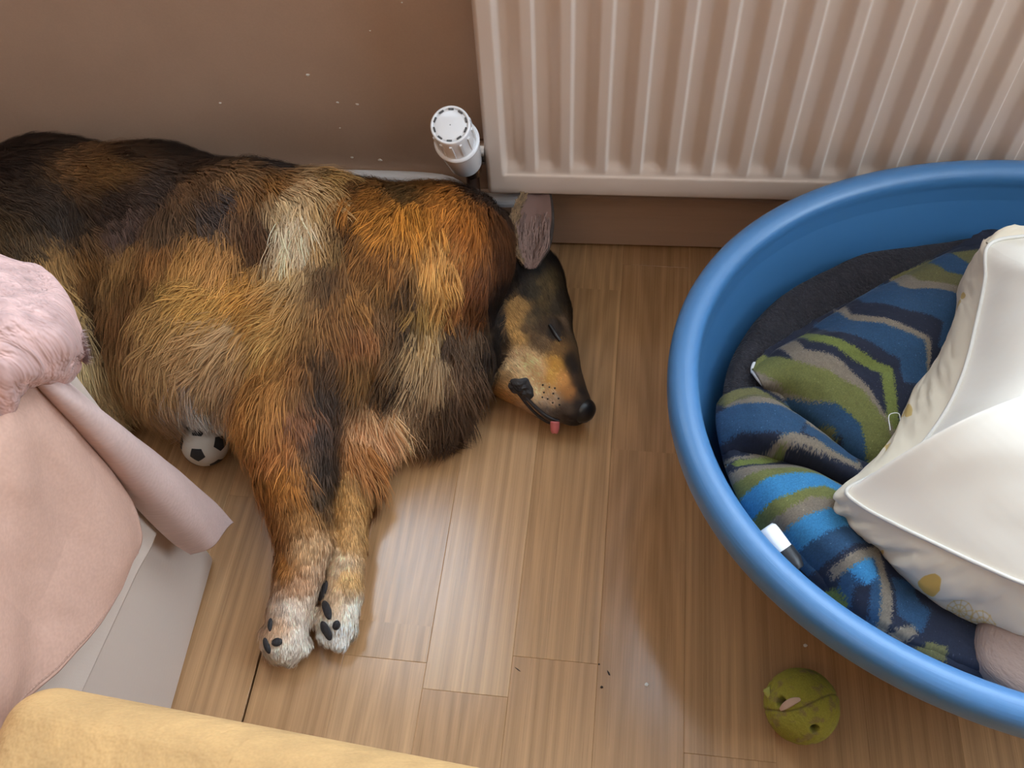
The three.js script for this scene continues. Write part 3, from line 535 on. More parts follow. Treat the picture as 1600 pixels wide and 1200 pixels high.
  const np = P3(910, 641, 0.034), fw = np.clone().sub(P3(880, 596, 0.046)).normalize();
  const noseG = new THREE.SphereGeometry(0.0155, 32, 24); noseG.scale(1.0, 1.05, 0.95);
  { const a = noseG.attributes.position; for (let i = 0; i < a.count; i++) { const x = a.getX(i), y = a.getY(i), z = a.getZ(i); const nost = Math.exp(-((Math.abs(x) - 0.0068) ** 2 + (y + 0.001) ** 2) / 0.0000075) * (z > 0 ? 0.006 : 0), groove = Math.exp(-(x * x) / 0.0000012) * (y < 0.002 && z > 0 ? 0.0015 : 0); a.setZ(i, z - nost - groove); } noseG.computeVertexNormals(); }
  const qn = new THREE.Quaternion().setFromUnitVectors(V(0, 0, 1), fw);
  noseG.applyQuaternion(new THREE.Quaternion().setFromAxisAngle(V(0, 0, 1), 0.2)); noseG.applyQuaternion(qn);
  const nose = mesh('nose', noseG, black, t); nose.position.copy(np); nose.userData.label = 'black nose';
  const onBody = (px, py, off = 0.001) => { const p = trace(px, py); return p.addScaledVector(sdfGrad(p), off); };
  const lipPts = [[800, 598], [806, 606], [816, 615], [826, 625], [838, 637], [850, 647], [862, 654], [874, 658]].map(([x, y]) => onBody(x, y, 0.0005));
  const up = tube(lipPts, 0.0022, 60, 10); mesh('upper_lip', up, lip, t);
  const low = [[802, 606], [812, 617], [822, 630], [836, 645], [850, 656], [862, 662]].map(([x, y]) => onBody(x, y, 0.0));
  mesh('lower_lip', tube(low, 0.0018, 40, 10), lip, t);
  const patchPts = (cx, cy, rx, ry, rot) => { const f = (u, v) => { const a = u * Math.PI * 2, x = rx * v * Math.cos(a), y = ry * v * Math.sin(a) * (1 + 0.25 * Math.sin(a * 3) + 0.1 * Math.sin(a * 7 + 1)); return onBody(cx + x * Math.cos(rot) - y * Math.sin(rot), cy + x * Math.sin(rot) + y * Math.cos(rot), 0.0014 + 0.0018 * (1 - v * v) + (fbm(cx + x * 0.22, cy + y * 0.22, 3, 3) - 0.5) * 0.006 * (1 - v * v)); }; return sheet(f, 48, 14); };
  const fold = mesh('lip_corner', patchPts(815, 607, 22, 14, 0.62), lip, t); fold.userData.label = 'black wrinkled lip fold at the corner of the mouth';
  const tg = onBody(868, 656, 0.002), tongue = sheet((u, v) => { const w = (u - 0.5) * 0.0075 * Math.sqrt(Math.max(0.03, 1 - v ** 4)); return tg.clone().add(V(w, -v * 0.011 + 0.003 + Math.cos(u * Math.PI - Math.PI / 2) * 0.002, 0.002 + v * 0.008 + Math.cos((u - 0.5) * Math.PI) * 0.0015)); }, 10, 10, 0.0022);
  mesh('tongue', tongue, std([0.62, 0.16, 0.15], 0.35), t).userData.label = 'pink tongue tip';
  const lid = EYE_SLIT.map((q, i) => onBody([859, 867, 875][i], [508, 521, 533][i], 0.0006)); mesh('eyelid', tube(lid, 0.0022, 20, 8), black, t).userData.label = 'dark edge of the closed eye';
  for (const [x, y] of [[850, 600], [860, 604], [868, 606], [866, 614], [874, 622], [858, 622], [866, 628], [876, 632], [852, 612], [848, 620]]) { const d = new THREE.SphereGeometry(0.0011, 8, 6); const m = mesh('whisker_spot', d, black, t); m.position.copy(onBody(x, y, 0.003)); }

  // ear: a cupped leaf, its inner face to the viewer
  const lerpP = (a, b, s) => a.clone().lerp(b, s);
  const earL = [P3(818, 414, 0.136), P3(800, 388, 0.150), P3(795, 352, 0.152), P3(805, 320, 0.146), P3(821, 294, 0.137), P3(838, 272, 0.130)];
  const earR = [P3(840, 414, 0.132), P3(856, 390, 0.146), P3(864, 354, 0.150), P3(864, 322, 0.144), P3(858, 294, 0.137), P3(846, 272, 0.130)];
  const cL = curve(earL), cR = curve(earR);
  const earF = (u, v) => { v = clamp(v); const a = cL.getPoint(v), b = cR.getPoint(v), m = lerpP(a, b, u), cup = Math.sin(u * Math.PI) * 0.010 * (1 - 0.6 * v); m.y -= cup * 0.8; m.z -= cup * 0.3; return m; };
  const outerMat = std([0.035, 0.022, 0.016], 0.8), innerMat = std([0.20, 0.115, 0.092], 0.75);
  const ear = mesh('ear', sheet(earF, 20, 26, 0.003), outerMat, t);
  mesh('inner_ear', sheet((u, v) => earF(0.03 + u * 0.92, 0.0 + v * 0.86).add(V(0, 0.0016, 0.0012)), 18, 24), innerMat, ear).userData.label = 'pinkish grey inside of the ear';
  // hair along the ear's edge and inside its base
  const ep = [], ec = [], en = [], ei = [];
  for (let i = 0; i < 640; i++) {
    const rim = i < 420, v0 = rim ? rnd() * 0.8 : rnd() * 0.55, u0 = rim ? 0.02 + rnd() * 0.16 : 0.2 + rnd() * 0.75, r0 = earF(u0, v0).add(V(0, 0.002, 0.0015));
    const r1 = earF(clamp(u0 + (rnd() - 0.5) * 0.15), clamp(v0 + (rim ? 0.05 : -0.10) * (0.6 + rnd()) )).add(V((rnd() - 0.5) * 0.004, 0.006, 0.004)), r2 = earF(clamp(u0 + (rnd() - 0.5) * 0.25), clamp(v0 + (rim ? 0.1 : -0.22) * (0.6 + rnd()))).add(V((rnd() - 0.5) * 0.006, 0.004, 0.006));
    const sd = r2.clone().sub(r0).cross(V(0, 1, 0.4)).normalize().multiplyScalar(0.0005), b0 = ep.length / 3;
    const c = rim ? [0.24, 0.145, 0.07] : [0.25, 0.155, 0.125], m = 0.5 + rnd() * 0.8;
    for (const [q, w] of [[r0, 1], [r0, -1], [r1, 1], [r1, -1], [r2, 0]]) { ep.push(q.x + sd.x * w, q.y + sd.y * w, q.z + sd.z * w); ec.push(c[0] * m, c[1] * m, c[2] * m); en.push(0, 0.8, 0.6); }
    sd.clone().cross(r2.clone().sub(r0)).dot(V(0, 0.8, 0.6)) < 0 ? ei.push(b0, b0 + 1, b0 + 3, b0, b0 + 3, b0 + 2, b0 + 2, b0 + 3, b0 + 4) : ei.push(b0, b0 + 3, b0 + 1, b0, b0 + 2, b0 + 3, b0 + 2, b0 + 4, b0 + 3);
  }
  const eg = new THREE.BufferGeometry(); eg.setAttribute('position', new THREE.Float32BufferAttribute(ep, 3)); eg.setAttribute('color', new THREE.Float32BufferAttribute(ec, 3)); eg.setAttribute('normal', new THREE.Float32BufferAttribute(en, 3)); eg.setIndex(ei);
  mesh('ear_hair', eg, new THREE.MeshStandardMaterial({ vertexColors: true, roughness: 0.7, side: THREE.DoubleSide }), ear).userData.kind = 'stuff';

  // paw pads and claws
  const padMat = std([0.024, 0.02, 0.02], 0.8);
  const pad = (px, py, rx, ry, rot) => mesh('paw_pad', sheet((u, v) => { const a = u * Math.PI * 2, x = rx * v * Math.cos(a), y = ry * v * Math.sin(a); const p = trace(px + x * Math.cos(rot) - y * Math.sin(rot), py + x * Math.sin(rot) + y * Math.cos(rot)); return p.addScaledVector(sdfGrad(p), 0.0022 * Math.sqrt(Math.max(0, 1 - v * v)) + 0.0025); }, 20, 6), padMat, t);
  pad(513, 954, 6, 15, -0.25); pad(512, 985, 6.5, 16, -0.4); pad(526, 976, 5.5, 7, 0.3); pad(507, 925, 6, 18, 0.35); pad(425, 977, 3, 11, 0.1); pad(434, 1003, 8, 6, -0.3); pad(420, 1008, 4, 12, -0.3);
  const claw = (a, b) => mesh('claw', tube([a, a.clone().lerp(b, 0.5).add(V(0, 0.002, 0)), b], 0.0026, 8, 8), padMat, t);
  claw(P3(523, 1003, 0.016), P3(520, 1011, 0.006)); claw(P3(540, 996, 0.018), P3(542, 1006, 0.008)); claw(P3(440, 1024, 0.012), P3(436, 1032, 0.004)); claw(P3(466, 1018, 0.014), P3(468, 1028, 0.005)); claw(P3(421, 1000, 0.02), P3(414, 1010, 0.008));
}
buildDog();
// ---------------------------------------------------------------- blue plastic dog bed and what lies in it
const BED = { x: 0.508, z: 0.3745, a: 0.355, b: 0.298, y: 0.225 };
const bedPlastic = std([0.05, 0.178, 0.385], 0.42, { clearcoat: 0.5, clearcoatRoughness: 0.42, bumpMap: wallBump, bumpScale: 0.0002 });
function bedAt(th, inset, y) {                               // rounded oval, drawn in by inset
  const c = Math.cos(th), s = Math.sin(th), e = 2 / 2.07;
  return V(BED.x + (BED.a - inset) * Math.sign(c) * Math.abs(c) ** e, y, BED.z + (BED.b - inset) * Math.sign(s) * Math.abs(s) ** e);
}
function loft(profile, n = 140) { // profile of [inset, y], closed round the oval
  return sheet((u, v) => { const q = profile[Math.round(v * (profile.length - 1))]; return bedAt(-u * Math.PI * 2, q[0], q[1]); }, n, profile.length - 1);
}
{
  const t = thing('dog_bed', 'large oval blue plastic dog bed with a thick rolled rim in front of the radiator', 'dog bed', [0, 0, 0]);
  const rim = [];
  for (let k = 0; k <= 18; k++) { const a = -0.75 + k / 18 * (Math.PI + 0.75 + 0.35); rim.push([0.0140 - 0.0140 * Math.cos(a) * (a < Math.PI / 2 ? 1 : 0.98), BED.y - 0.015 + 0.015 * Math.sign(Math.sin(a)) * Math.abs(Math.sin(a)) ** 0.75 + (a < 0 ? 0.010 * Math.sin(a) : 0)]); }
  mesh('rim', loft([[0.022, BED.y - 0.032], ...rim, [0.0295, BED.y - 0.04]]), bedPlastic, t);
  mesh('outer_wall', loft([[0.115, 0.0], [0.112, 0.0], [0.10, 0.006], [0.085, 0.02], [0.055, 0.1], [0.031, 0.16], [0.021, BED.y - 0.029]]), bedPlastic, t);
  mesh('inner_wall', loft([[0.029, BED.y - 0.036], [0.0355, 0.16], [0.058, 0.1], [0.088, 0.03], [0.11, 0.014], [0.2, 0.010], [0.2934, 0.010]]), bedPlastic, t);
  mesh('base', loft([[0.2934, 0.001], [0.11, 0.001], [0.108, 0.008], [0.2934, 0.008]].reverse()), bedPlastic, t);
}
const fleeceBump = dataTexture(256, 256, (x, y) => { const v = 128 + (hash(x, y, 2) - 0.5) * 60 + (fbm(x * 0.25, y * 0.25, 4, 3) - 0.5) * 160; return [v, v, v]; }, false);
// dark cushion filling the bed
const cushionTop = (x, z) => { const r = Math.hypot((x - BED.x) / (BED.a - 0.05), (z - BED.z) / (BED.b - 0.05)); return 0.128 + 0.035 * smooth(0.55, 0.98, r) * (x < BED.x ? 1 : 0.4) - 0.015 * smooth(0.965, 1.0, r) + (fbm(x * 22, z * 22, 3) - 0.5) * 0.016; };
{
  const t = thing('bed_cushion', 'dark navy fleece cushion lining the blue dog bed under the striped blanket', 'cushion', [0, 0, 0]);
  const top = sheet((u, v) => { const p = bedAt(-u * Math.PI * 2, lerp(0.056, 0.29, v), 0); p.y = cushionTop(p.x, p.z); return p; }, 160, 40, 0, (p) => [p.x * 6, p.z * 6]);
  const sideG = sheet((u, v) => { const p = bedAt(-u * Math.PI * 2, lerp(0.10, 0.056, v), 0); p.y = lerp(0.018, cushionTop(p.x, p.z), v); return p; }, 160, 6, 0, (p) => [p.x * 6, p.z * 6]);
  const tex = dataTexture(256, 256, (x, y) => { const n = fbm(x * 0.12, y * 0.12, 8), h = hash(x, y, 6) > 0.985 ? 30 : 0; return [30 + n * 16 + h, 29 + n * 14 + h, 34 + n * 14 + h]; });
  const m = new THREE.MeshPhysicalMaterial({ map: tex, roughness: 0.95, bumpMap: fleeceBump, bumpScale: 0.004, sheen: 0.4, sheenColor: new THREE.Color(0.2, 0.2, 0.22), sheenRoughness: 0.6 });
  mesh('cushion_cover', mergeGeometries([top, sideG]), m, t);
}
// striped fleece blanket, rumpled into three folds
const BL = { x0: 0.14, z0: 0.06, w: 0.66, d: 0.66 };        // the piece of cloth the print is laid out on
function blanketPrint() {
  const S = 1024, cv = document.createElement('canvas'); cv.width = cv.height = S; const g = cv.getContext('2d');
  const Y = 0.172, at = (px, py) => { const p = onY(px, py, Y); return [(p.x - BL.x0) / BL.w * S, (p.z - BL.z0) / BL.d * S]; };
  const NAVY = '#1b2031', BLUE = '#23425f', SKY = '#3377a4', LIME = '#666838', OLIVE = '#5f5b38', TAN = '#756a5c', GREEN = '#646c34';
  g.fillStyle = NAVY; g.fillRect(0, 0, S, S); g.lineCap = 'butt'; g.lineJoin = 'miter';
  const A = (x, y) => at(1100 + x * 0.3125, 370 + y * 0.3125), C = (x, y) => at(1100 + x * 0.41667, 700 + y * 0.41667);
  const stroke = (f, c, w, pts) => { g.strokeStyle = c; g.lineWidth = w * (f === A ? 0.36 : 0.46); g.beginPath(); pts.forEach(([x, y], i) => { const q = f(x, y); i ? g.lineTo(...q) : g.moveTo(...q); }); g.stroke(); };
  const fill = (f, c, pts) => { g.fillStyle = c; g.beginPath(); pts.forEach(([x, y], i) => { const q = f(x, y); i ? g.lineTo(...q) : g.moveTo(...q); }); g.fill(); };
  fill(A, OLIVE, [[930, 150], [1130, 90], [1400, 60], [1420, 260], [1280, 400], [1100, 340], [955, 290]]);
  fill(A, TAN, [[935, 180], [1010, 170], [1060, 250], [1300, 330], [1270, 400], [1090, 345], [955, 290]]);
  fill(A, BLUE, [[1130, 130], [1230, 60], [1330, 180], [1290, 250], [1200, 215]]);
  stroke(A, BLUE, 170, [[850, 200], [880, 320], [1010, 380], [1320, 450]]); stroke(A, BLUE, 90, [[1230, 430], [1180, 620]]);
  stroke(A, TAN, 46, [[690, 320], [710, 430], [830, 490], [1060, 590], [1085, 720]]);
  stroke(A, BLUE, 110, [[620, 380], [670, 490], [800, 550], [1000, 625], [1040, 760]]);
  stroke(A, GREEN, 50, [[510, 470], [545, 565], [700, 640], [880, 715], [920, 860], [945, 1000]]);
  stroke(A, TAN, 70, [[420, 540], [470, 640], [640, 710], [760, 810], [930, 1000]]);
  stroke(A, LIME, 120, [[250, 610], [400, 710], [560, 770], [720, 850], [840, 960], [920, 1090]]);
  stroke(A, TAN, 36, [[230, 670], [420, 775], [640, 860], [740, 950]]);
  stroke(A, BLUE, 70, [[400, 800], [640, 880], [750, 960], [830, 1110]]);
  // middle fold
  stroke(A, OLIVE, 110, [[110, 850], [260, 800], [420, 870], [600, 960], [720, 1110]]);
  stroke(A, TAN, 50, [[120, 870], [240, 860], [400, 890], [620, 1020]]);
  stroke(A, BLUE, 130, [[20, 950], [180, 930], [370, 960], [470, 1000]]);
  stroke(A, TAN, 38, [[40, 1080], [200, 1110], [420, 1050], [600, 1100], [780, 1150]]);
  stroke(A, BLUE, 50, [[480, 1000], [620, 1070], [760, 1110]]);
  // lower fold
  stroke(C, NAVY, 70, [[40, 80], [350, 60], [520, 110]]);
  stroke(C, GREEN, 26, [[120, 56], [210, 44], [300, 14]]);
  stroke(C, TAN, 60, [[70, 120], [380, 90], [560, 160]]);
  stroke(C, LIME, 66, [[90, 160], [400, 130], [560, 205]]);
  stroke(C, SKY, 90, [[100, 235], [280, 195], [440, 172], [520, 200]]);
  stroke(C, LIME, 40, [[160, 275], [330, 240], [440, 200], [520, 210]]);
  stroke(C, TAN, 56, [[190, 330], [320, 300], [400, 262], [560, 245]]);
  stroke(C, SKY, 96, [[250, 400], [400, 350], [470, 320], [640, 300]]);
  stroke(C, BLUE, 60, [[300, 440], [440, 400], [560, 340], [680, 330]]);
  fill(C, BLUE, [[500, 460], [630, 410], [690, 600], [680, 660], [560, 660]]);
  fill(C, SKY, [[520, 460], [600, 430], [630, 500], [600, 520], [560, 500]]);
  stroke(C, NAVY, 36, [[590, 520], [610, 660]]);
  stroke(C, TAN, 30, [[480, 470], [625, 400], [680, 560], [690, 670]]);
  stroke(C, BLUE, 70, [[740, 480], [770, 600], [840, 640]]);
  fill(C, GREEN, [[440, 500], [510, 510], [560, 560], [555, 640], [530, 600], [470, 545]]);
  stroke(C, TAN, 26, [[720, 690], [800, 670]]); stroke(C, OLIVE, 34, [[720, 760], [860, 740], [920, 760]]); stroke(C, OLIVE, 26, [[980, 870], [1040, 880]]);
  const img = g.getImageData(0, 0, S, S).data;
  const t = dataTexture(S, S, (x, y) => {                    // soft, fibrous edges
    const k = (d) => Math.round((noise(x * 0.03 + d, y * 0.03, d) - 0.5) * 5 + (hash(x, y, d) - 0.5) * 5);
    const X = clamp(x + k(1), 0, S - 1), Yy = clamp(S - 1 - y + k(5), 0, S - 1), i = (Yy * S + X) * 4, n = 0.9 + hash(x, y, 11) * 0.2, lint = hash(x, y, 21) > 0.997 ? 45 : 0;
    return [img[i] * n + lint, img[i + 1] * n + lint, img[i + 2] * n + lint];
  }, true, false);
  return t;
}
function within(p, inset) { const x = (p.x - BED.x) / (BED.a - inset), z = (p.z - BED.z) / (BED.b - inset), r = (Math.abs(x) ** 2.07 + Math.abs(z) ** 2.07) ** (1 / 2.07); if (r > 1) { p.x = BED.x + (p.x - BED.x) / r; p.z = BED.z + (p.z - BED.z) / r; } return p; }
const rowY = (r) => r.map(([x, y, h]) => onY(x, y, h));
const blanketF = patch([
  [[1184, 588, .118], [1262, 532, .122], [1368, 470, .130], [1478, 410, .140], [1560, 380, .14], [1640, 360, .14]],
  [[1174, 584, .150], [1256, 526, .160], [1366, 462, .166], [1482, 402, .170], [1570, 380, .16], [1650, 370, .16]],
  [[1178, 584, .166], [1274, 548, .186], [1390, 496, .192], [1506, 446, .188], [1590, 430, .17], [1680, 420, .16]],
  [[1190, 600, .166], [1290, 580, .186], [1400, 560, .190], [1500, 530, .182], [1590, 520, .17], [1680, 500, .16]],
  [[1200, 614, .150], [1270, 640, .165], [1340, 680, .168], [1420, 690, .165], [1500, 660, .16], [1620, 620, .15]],
  [[1150, 632, .142], [1235, 652, .140], [1310, 706, .142], [1370, 744, .145], [1460, 720, .15], [1600, 700, .15]],
  [[1116, 640, .158], [1190, 625, .176], [1270, 668, .180], [1340, 722, .166], [1420, 740, .15], [1560, 740, .15]],
  [[1108, 668, .164], [1184, 668, .186], [1268, 698, .186], [1346, 748, .166], [1420, 770, .15], [1560, 780, .15]],
  [[1110, 702, .158], [1180, 700, .168], [1262, 722, .166], [1340, 766, .154], [1430, 800, .15], [1560, 820, .15]],
  [[1124, 722, .146], [1190, 722, .148], [1266, 736, .150], [1336, 776, .150], [1430, 820, .15], [1560, 860, .15]],
  [[1128, 732, .160], [1200, 742, .182], [1276, 752, .184], [1344, 792, .170], [1440, 850, .15], [1560, 890, .15]],
  [[1152, 780, .158], [1222, 792, .186], [1296, 808, .190], [1372, 864, .172], [1460, 900, .15], [1570, 940, .15]],
  [[1196, 842, .150], [1262, 850, .178], [1338, 878, .184], [1420, 928, .160], [1500, 950, .145], [1590, 980, .14]],
  [[1252, 900, .146], [1312, 918, .166], [1382, 946, .168], [1462, 970, .150], [1540, 990, .14], [1620, 1020, .135]],
  [[1312, 952, .150], [1366, 972, .160], [1430, 998, .162], [1510, 1010, .160], [1580, 1030, .155], [1660, 1050, .15]],
  [[1372, 1004, .148], [1440, 1026, .156], [1510, 1046, .160], [1580, 1062, .158], [1650, 1080, .15], [1720, 1090, .15]],
  [[1430, 1052, .142], [1490, 1072, .148], [1550, 1090, .150], [1620, 1104, .150], [1680, 1116, .15], [1760, 1120, .15]],
].map(rowY));
{
  const t = thing('blanket', 'striped fleece blanket in blue, lime and tan rumpled in the blue dog bed', 'blanket', [0, 0, 0]);
  const f = (u, v) => { const p = blanketF(u, v); p.y += (fbm(p.x * 30, p.z * 30, 6, 3) - 0.5) * 0.010 + (noise(p.x * 14 + 3, p.z * 40, 2) - 0.5) * 0.006; p.y = Math.max(p.y, cushionTop(p.x, p.z) + 0.003); return within(p, 0.044 + Math.max(0, 0.2 - p.y) * 0.25); };
  mesh('fleece', sheet(f, 90, 200, 0.004, (p) => [(p.x - BL.x0) / BL.w, 1 - (p.z - BL.z0) / BL.d]), new THREE.MeshPhysicalMaterial({ map: blanketPrint(), roughness: 0.95, bumpMap: fleeceBump, bumpScale: 0.0025, sheen: 0.35, sheenColor: new THREE.Color(0.4, 0.42, 0.45), sheenRoughness: 0.5 }), t);
  const white = std([0.75, 0.74, 0.72], 0.9);
  const edge = (v0, v1) => { const pts = []; for (let k = 0; k <= 14; k++) pts.push(f(0.0, lerp(v0, v1, k / 14)).add(V(0, 0.0008, 0))); mesh('stitched_edge', tube(pts, 0.0022, 40, 6), white, t); };
  edge(0.055, 0.20); edge(0.36, 0.545); edge(0.60, 0.66);
  const pts = [[1391, 672], [1390, 648], [1404, 646], [1408, 660], [1417, 650]].map(([x, y]) => onY(x, y, 0.19)); mesh('loose_thread', tube(pts, 0.0004, 40, 5), white, t);
}
// marker pen lying on the cushion's edge
{
  const a = onY(1196, 824, 0.200), b = onY(1240, 884, 0.190), ax = b.clone().sub(a), L = ax.length();
  const t = thing('marker_pen', 'white marker pen with a black cap tucked between blanket and bed rim', 'pen', a.toArray());
  const q = new THREE.Quaternion().setFromUnitVectors(V(0, 1, 0), ax.normalize());
  const R = 0.0088;
  mesh('barrel', lathe([[0.0003, 0], [R * 0.75, 0.0], [R * 0.95, 0.0025], [R, 0.006], [R, L * 0.62]]).applyQuaternion(q), whitePlastic, t);
  mesh('cap', lathe([[R * 1.0, L * 0.60], [R * 1.08, L * 0.61], [R * 1.08, L * 0.9], [R * 0.8, L * 1.1], [R * 0.6, L * 1.12], [0.0003, L * 1.12]]).applyQuaternion(q), std([0.015, 0.015, 0.017], 0.4), t);
}
// big white pillow
{
  const t = thing('pillow', 'big white piped pillow with faded yellow flower print lying in the blue dog bed', 'pillow', [0, 0, 0]);
  const top = [[1545, 384, .262], [1538, 440, .262], [1527, 495, .258], [1503, 588, .25], [1470, 655, .24], [1420, 715, .228], [1356, 748, .222], [1321, 770, .218], [1345, 792, .216], [1400, 822, .22], [1460, 851, .224], [1530, 884, .228], [1600, 914, .23], [1720, 950, .23], [1850, 960, .23], [1920, 860, .23], [1960, 680, .24], [1940, 500, .25], [1850, 380, .26], [1720, 368, .262], [1610, 370, .262]].map(([x, y, h]) => onY(x, y, h));
  const bot = [[1538, 392, .235], [1500, 440, .20], [1488, 500, .185], [1466, 560, .18], [1425, 610, .175], [1402, 668, .172], [1374, 722, .172], [1314, 788, .172], [1330, 815, .165], [1366, 858, .158], [1410, 905, .152], [1480, 962, .148], [1600, 1016, .146], [1720, 1040, .15], [1870, 1040, .15], [1970, 900, .15], [2000, 700, .16], [1980, 500, .17], [1880, 380, .19], [1720, 352, .22], [1610, 362, .235]].map(([x, y, h]) => onY(x, y, h));
  const cT = curve(top, true), cB = curve(bot, true), ctr = onY(1650, 640, 0.262), ctrB = onY(1650, 640, 0.15), n = top.length;
  const T = (u) => cT.getPoint(u % 1), B = (u) => cB.getPoint(u % 1);
  const wr = (p) => (fbm(p.x * 9 + 4, p.z * 22, 1, 2) - 0.5) * 0.018 + Math.sin(p.x * 46 + p.z * 30 + 4 * fbm(p.x * 9, p.z * 9, 4)) * 0.0022;
  const uvOf = (p) => [(p.x - 0.24) / 0.6, 1 - (p.z - 0.06) / 0.6];
  const topG = sheet((u, v) => {
    const e = T(u), p = e.clone().lerp(ctr, v), puff = Math.sin(Math.min(1, v * 1.5) * Math.PI / 2);
    p.y = lerp(e.y, ctr.y, v) + 0.05 * puff + wr(p) * smooth(0, 0.2, v); return p;
  }, 160, 40, 0, uvOf);
  const sideG = sheet((u, v) => {
    const a = B(u), b = T(u), p = a.clone().lerp(b, v), out = p.clone().sub(ctr).setY(0).normalize();
    const pl = Math.sin(v * Math.PI); p.addScaledVector(out, pl * (0.009 + wr(p) * 0.5 + 0.012 * (fbm(u * 46 - v * 3, v * 2, 9, 3) - 0.5))); p.y += pl * wr(p) * 0.4 + pl * 0.013 * (fbm(u * 60 + v * 4, v * 2.5, 3, 3) - 0.5); return p;
  }, 300, 16, 0);
  const botG = sheet((u, v) => B(1 - u).lerp(ctrB, v), 80, 6, 0, uvOf);
  const S = 768, cv = document.createElement('canvas'); cv.width = cv.height = S; const g = cv.getContext('2d');
  g.fillStyle = '#e9e1d3'; g.fillRect(0, 0, S, S);
  const at = (px, py, h) => { const p = onY(px, py, h); return [(p.x - 0.24) / 0.6 * S, (p.z - 0.06) / 0.6 * S]; };
  const blob = (px, py, h, r, c, al) => { const [x, y] = at(px, py, h); g.globalAlpha = al; g.fillStyle = c; g.beginPath(); for (let k = 0; k <= 28; k++) { const a = k / 28 * 6.2832, rr = r * (1 + 0.10 * (noise(k * 1.3, px) - 0.5)); g.lineTo(x + Math.cos(a) * rr, y + Math.sin(a) * rr * 1.0); } g.fill(); };
  g.globalAlpha = 1;
  const img = g.getImageData(0, 0, S, S).data;
  const map = dataTexture(S, S, (x, y) => { const i = ((S - 1 - y) * S + x) * 4, st = 1 - 0.05 * smooth(0.55, 0.8, fbm(x * 0.012, y * 0.012, 2)); return [img[i] * st, img[i + 1] * st * (st * 0.3 + 0.7), img[i + 2] * st * st]; }, true, false);
  const cloth = dataTexture(256, 256, (x, y) => { const v = 128 + ((x % 4 < 2) ^ (y % 4 < 2) ? 14 : -14) + (fbm(x * 0.06, y * 0.06, 1, 3) - 0.5) * 120; return [v, v, v]; }, false);
  const m = new THREE.MeshPhysicalMaterial({ map, roughness: 0.75, bumpMap: cloth, bumpScale: 0.0005 });
  mesh('cover', mergeGeometries([topG, botG]), m, t);
  const GW = 2048, GH = 96, c2 = document.createElement('canvas'); c2.width = GW; c2.height = GH; const h = c2.getContext('2d');
  h.fillStyle = '#e6d8bf'; h.fillRect(0, 0, GW, GH);
  const dot = (u, v, r, c, al) => { h.globalAlpha = al; h.fillStyle = c; h.beginPath(); for (let k = 0; k <= 24; k++) { const a = k / 24 * 6.2832, rr = r * (1 + 0.14 * (noise(k * 1.1, u * 90) - 0.5)); h.lineTo(u * GW + Math.cos(a) * rr, (1 - v) * GH + Math.sin(a) * rr); } h.fill(); };
  dot(0.497, 0.50, 19, '#dcb057', 1);
  for (const [u, v] of [[0.528, 0.32], [0.545, 0.34]]) { h.globalAlpha = 0.55; h.strokeStyle = '#d9b25e'; h.lineWidth = 2; for (const r of [18, 10]) { h.beginPath(); h.arc(u * GW, (1 - v) * GH, r, 0, 6.283); h.stroke(); } for (let k = 0; k < 10; k++) { h.beginPath(); h.moveTo(u * GW, (1 - v) * GH); h.lineTo(u * GW + Math.cos(k * 0.628) * 20, (1 - v) * GH + Math.sin(k * 0.628) * 20); h.stroke(); } }
  for (const [u, v, r] of [[0.203, 0.45, 12], [0.21, 0.3, 9], [0.25, 0.45, 11], [0.255, 0.3, 7], [0.088, 0.35, 16], [0.075, 0.5, 10], [0.41, 0.3, 8], [0.42, 0.2, 6], [0.44, 0.3, 5]]) dot(u, v, r, '#cfa850', 0.7);
  const g2 = h.getImageData(0, 0, GW, GH).data, gMap = dataTexture(GW, GH, (x, y) => { const i = ((GH - 1 - y) * GW + x) * 4; return [g2[i], g2[i + 1], g2[i + 2]]; }, true, false);
  mesh('gusset', sideG, new THREE.MeshPhysicalMaterial({ map: gMap, roughness: 0.75 }), t);
  const pipe = []; for (let k = 0; k < 120; k++) { const p = T(k / 120); p.y += 0.0018; pipe.push(p); }
  mesh('piping', tube(pipe, 0.0017, 400, 8, true), std([0.66, 0.62, 0.55], 0.8), t);
}
// small dull pink cushion squeezed under the pillow
{
  const t = thing('small_cushion', 'small dull pink cushion corner poking out under the white pillow', 'cushion', onY(1652, 1042, 0.166).toArray());
  const g = new THREE.SphereGeometry(1, 40, 24), a = g.attributes.position;
  for (let i = 0; i < a.count; i++) { const x = a.getX(i), y = a.getY(i), z = a.getZ(i), k = 1 / Math.pow(Math.abs(x) ** 4 + Math.abs(z) ** 4 + 1e-6 + Math.abs(y) ** 4, 0.25) ; a.setXYZ(i, x * lerp(1, k, 0.6) * 0.062, y * 0.02 * (1 + 0.1 * noise(x * 4, z * 4)), z * lerp(1, k, 0.6) * 0.045); }
  g.computeVertexNormals(); g.rotateY(-0.5);
  mesh('cushion_cover', g, std([0.27, 0.18, 0.14], 0.85, { bumpMap: fleeceBump, bumpScale: 0.001 }), t);
}
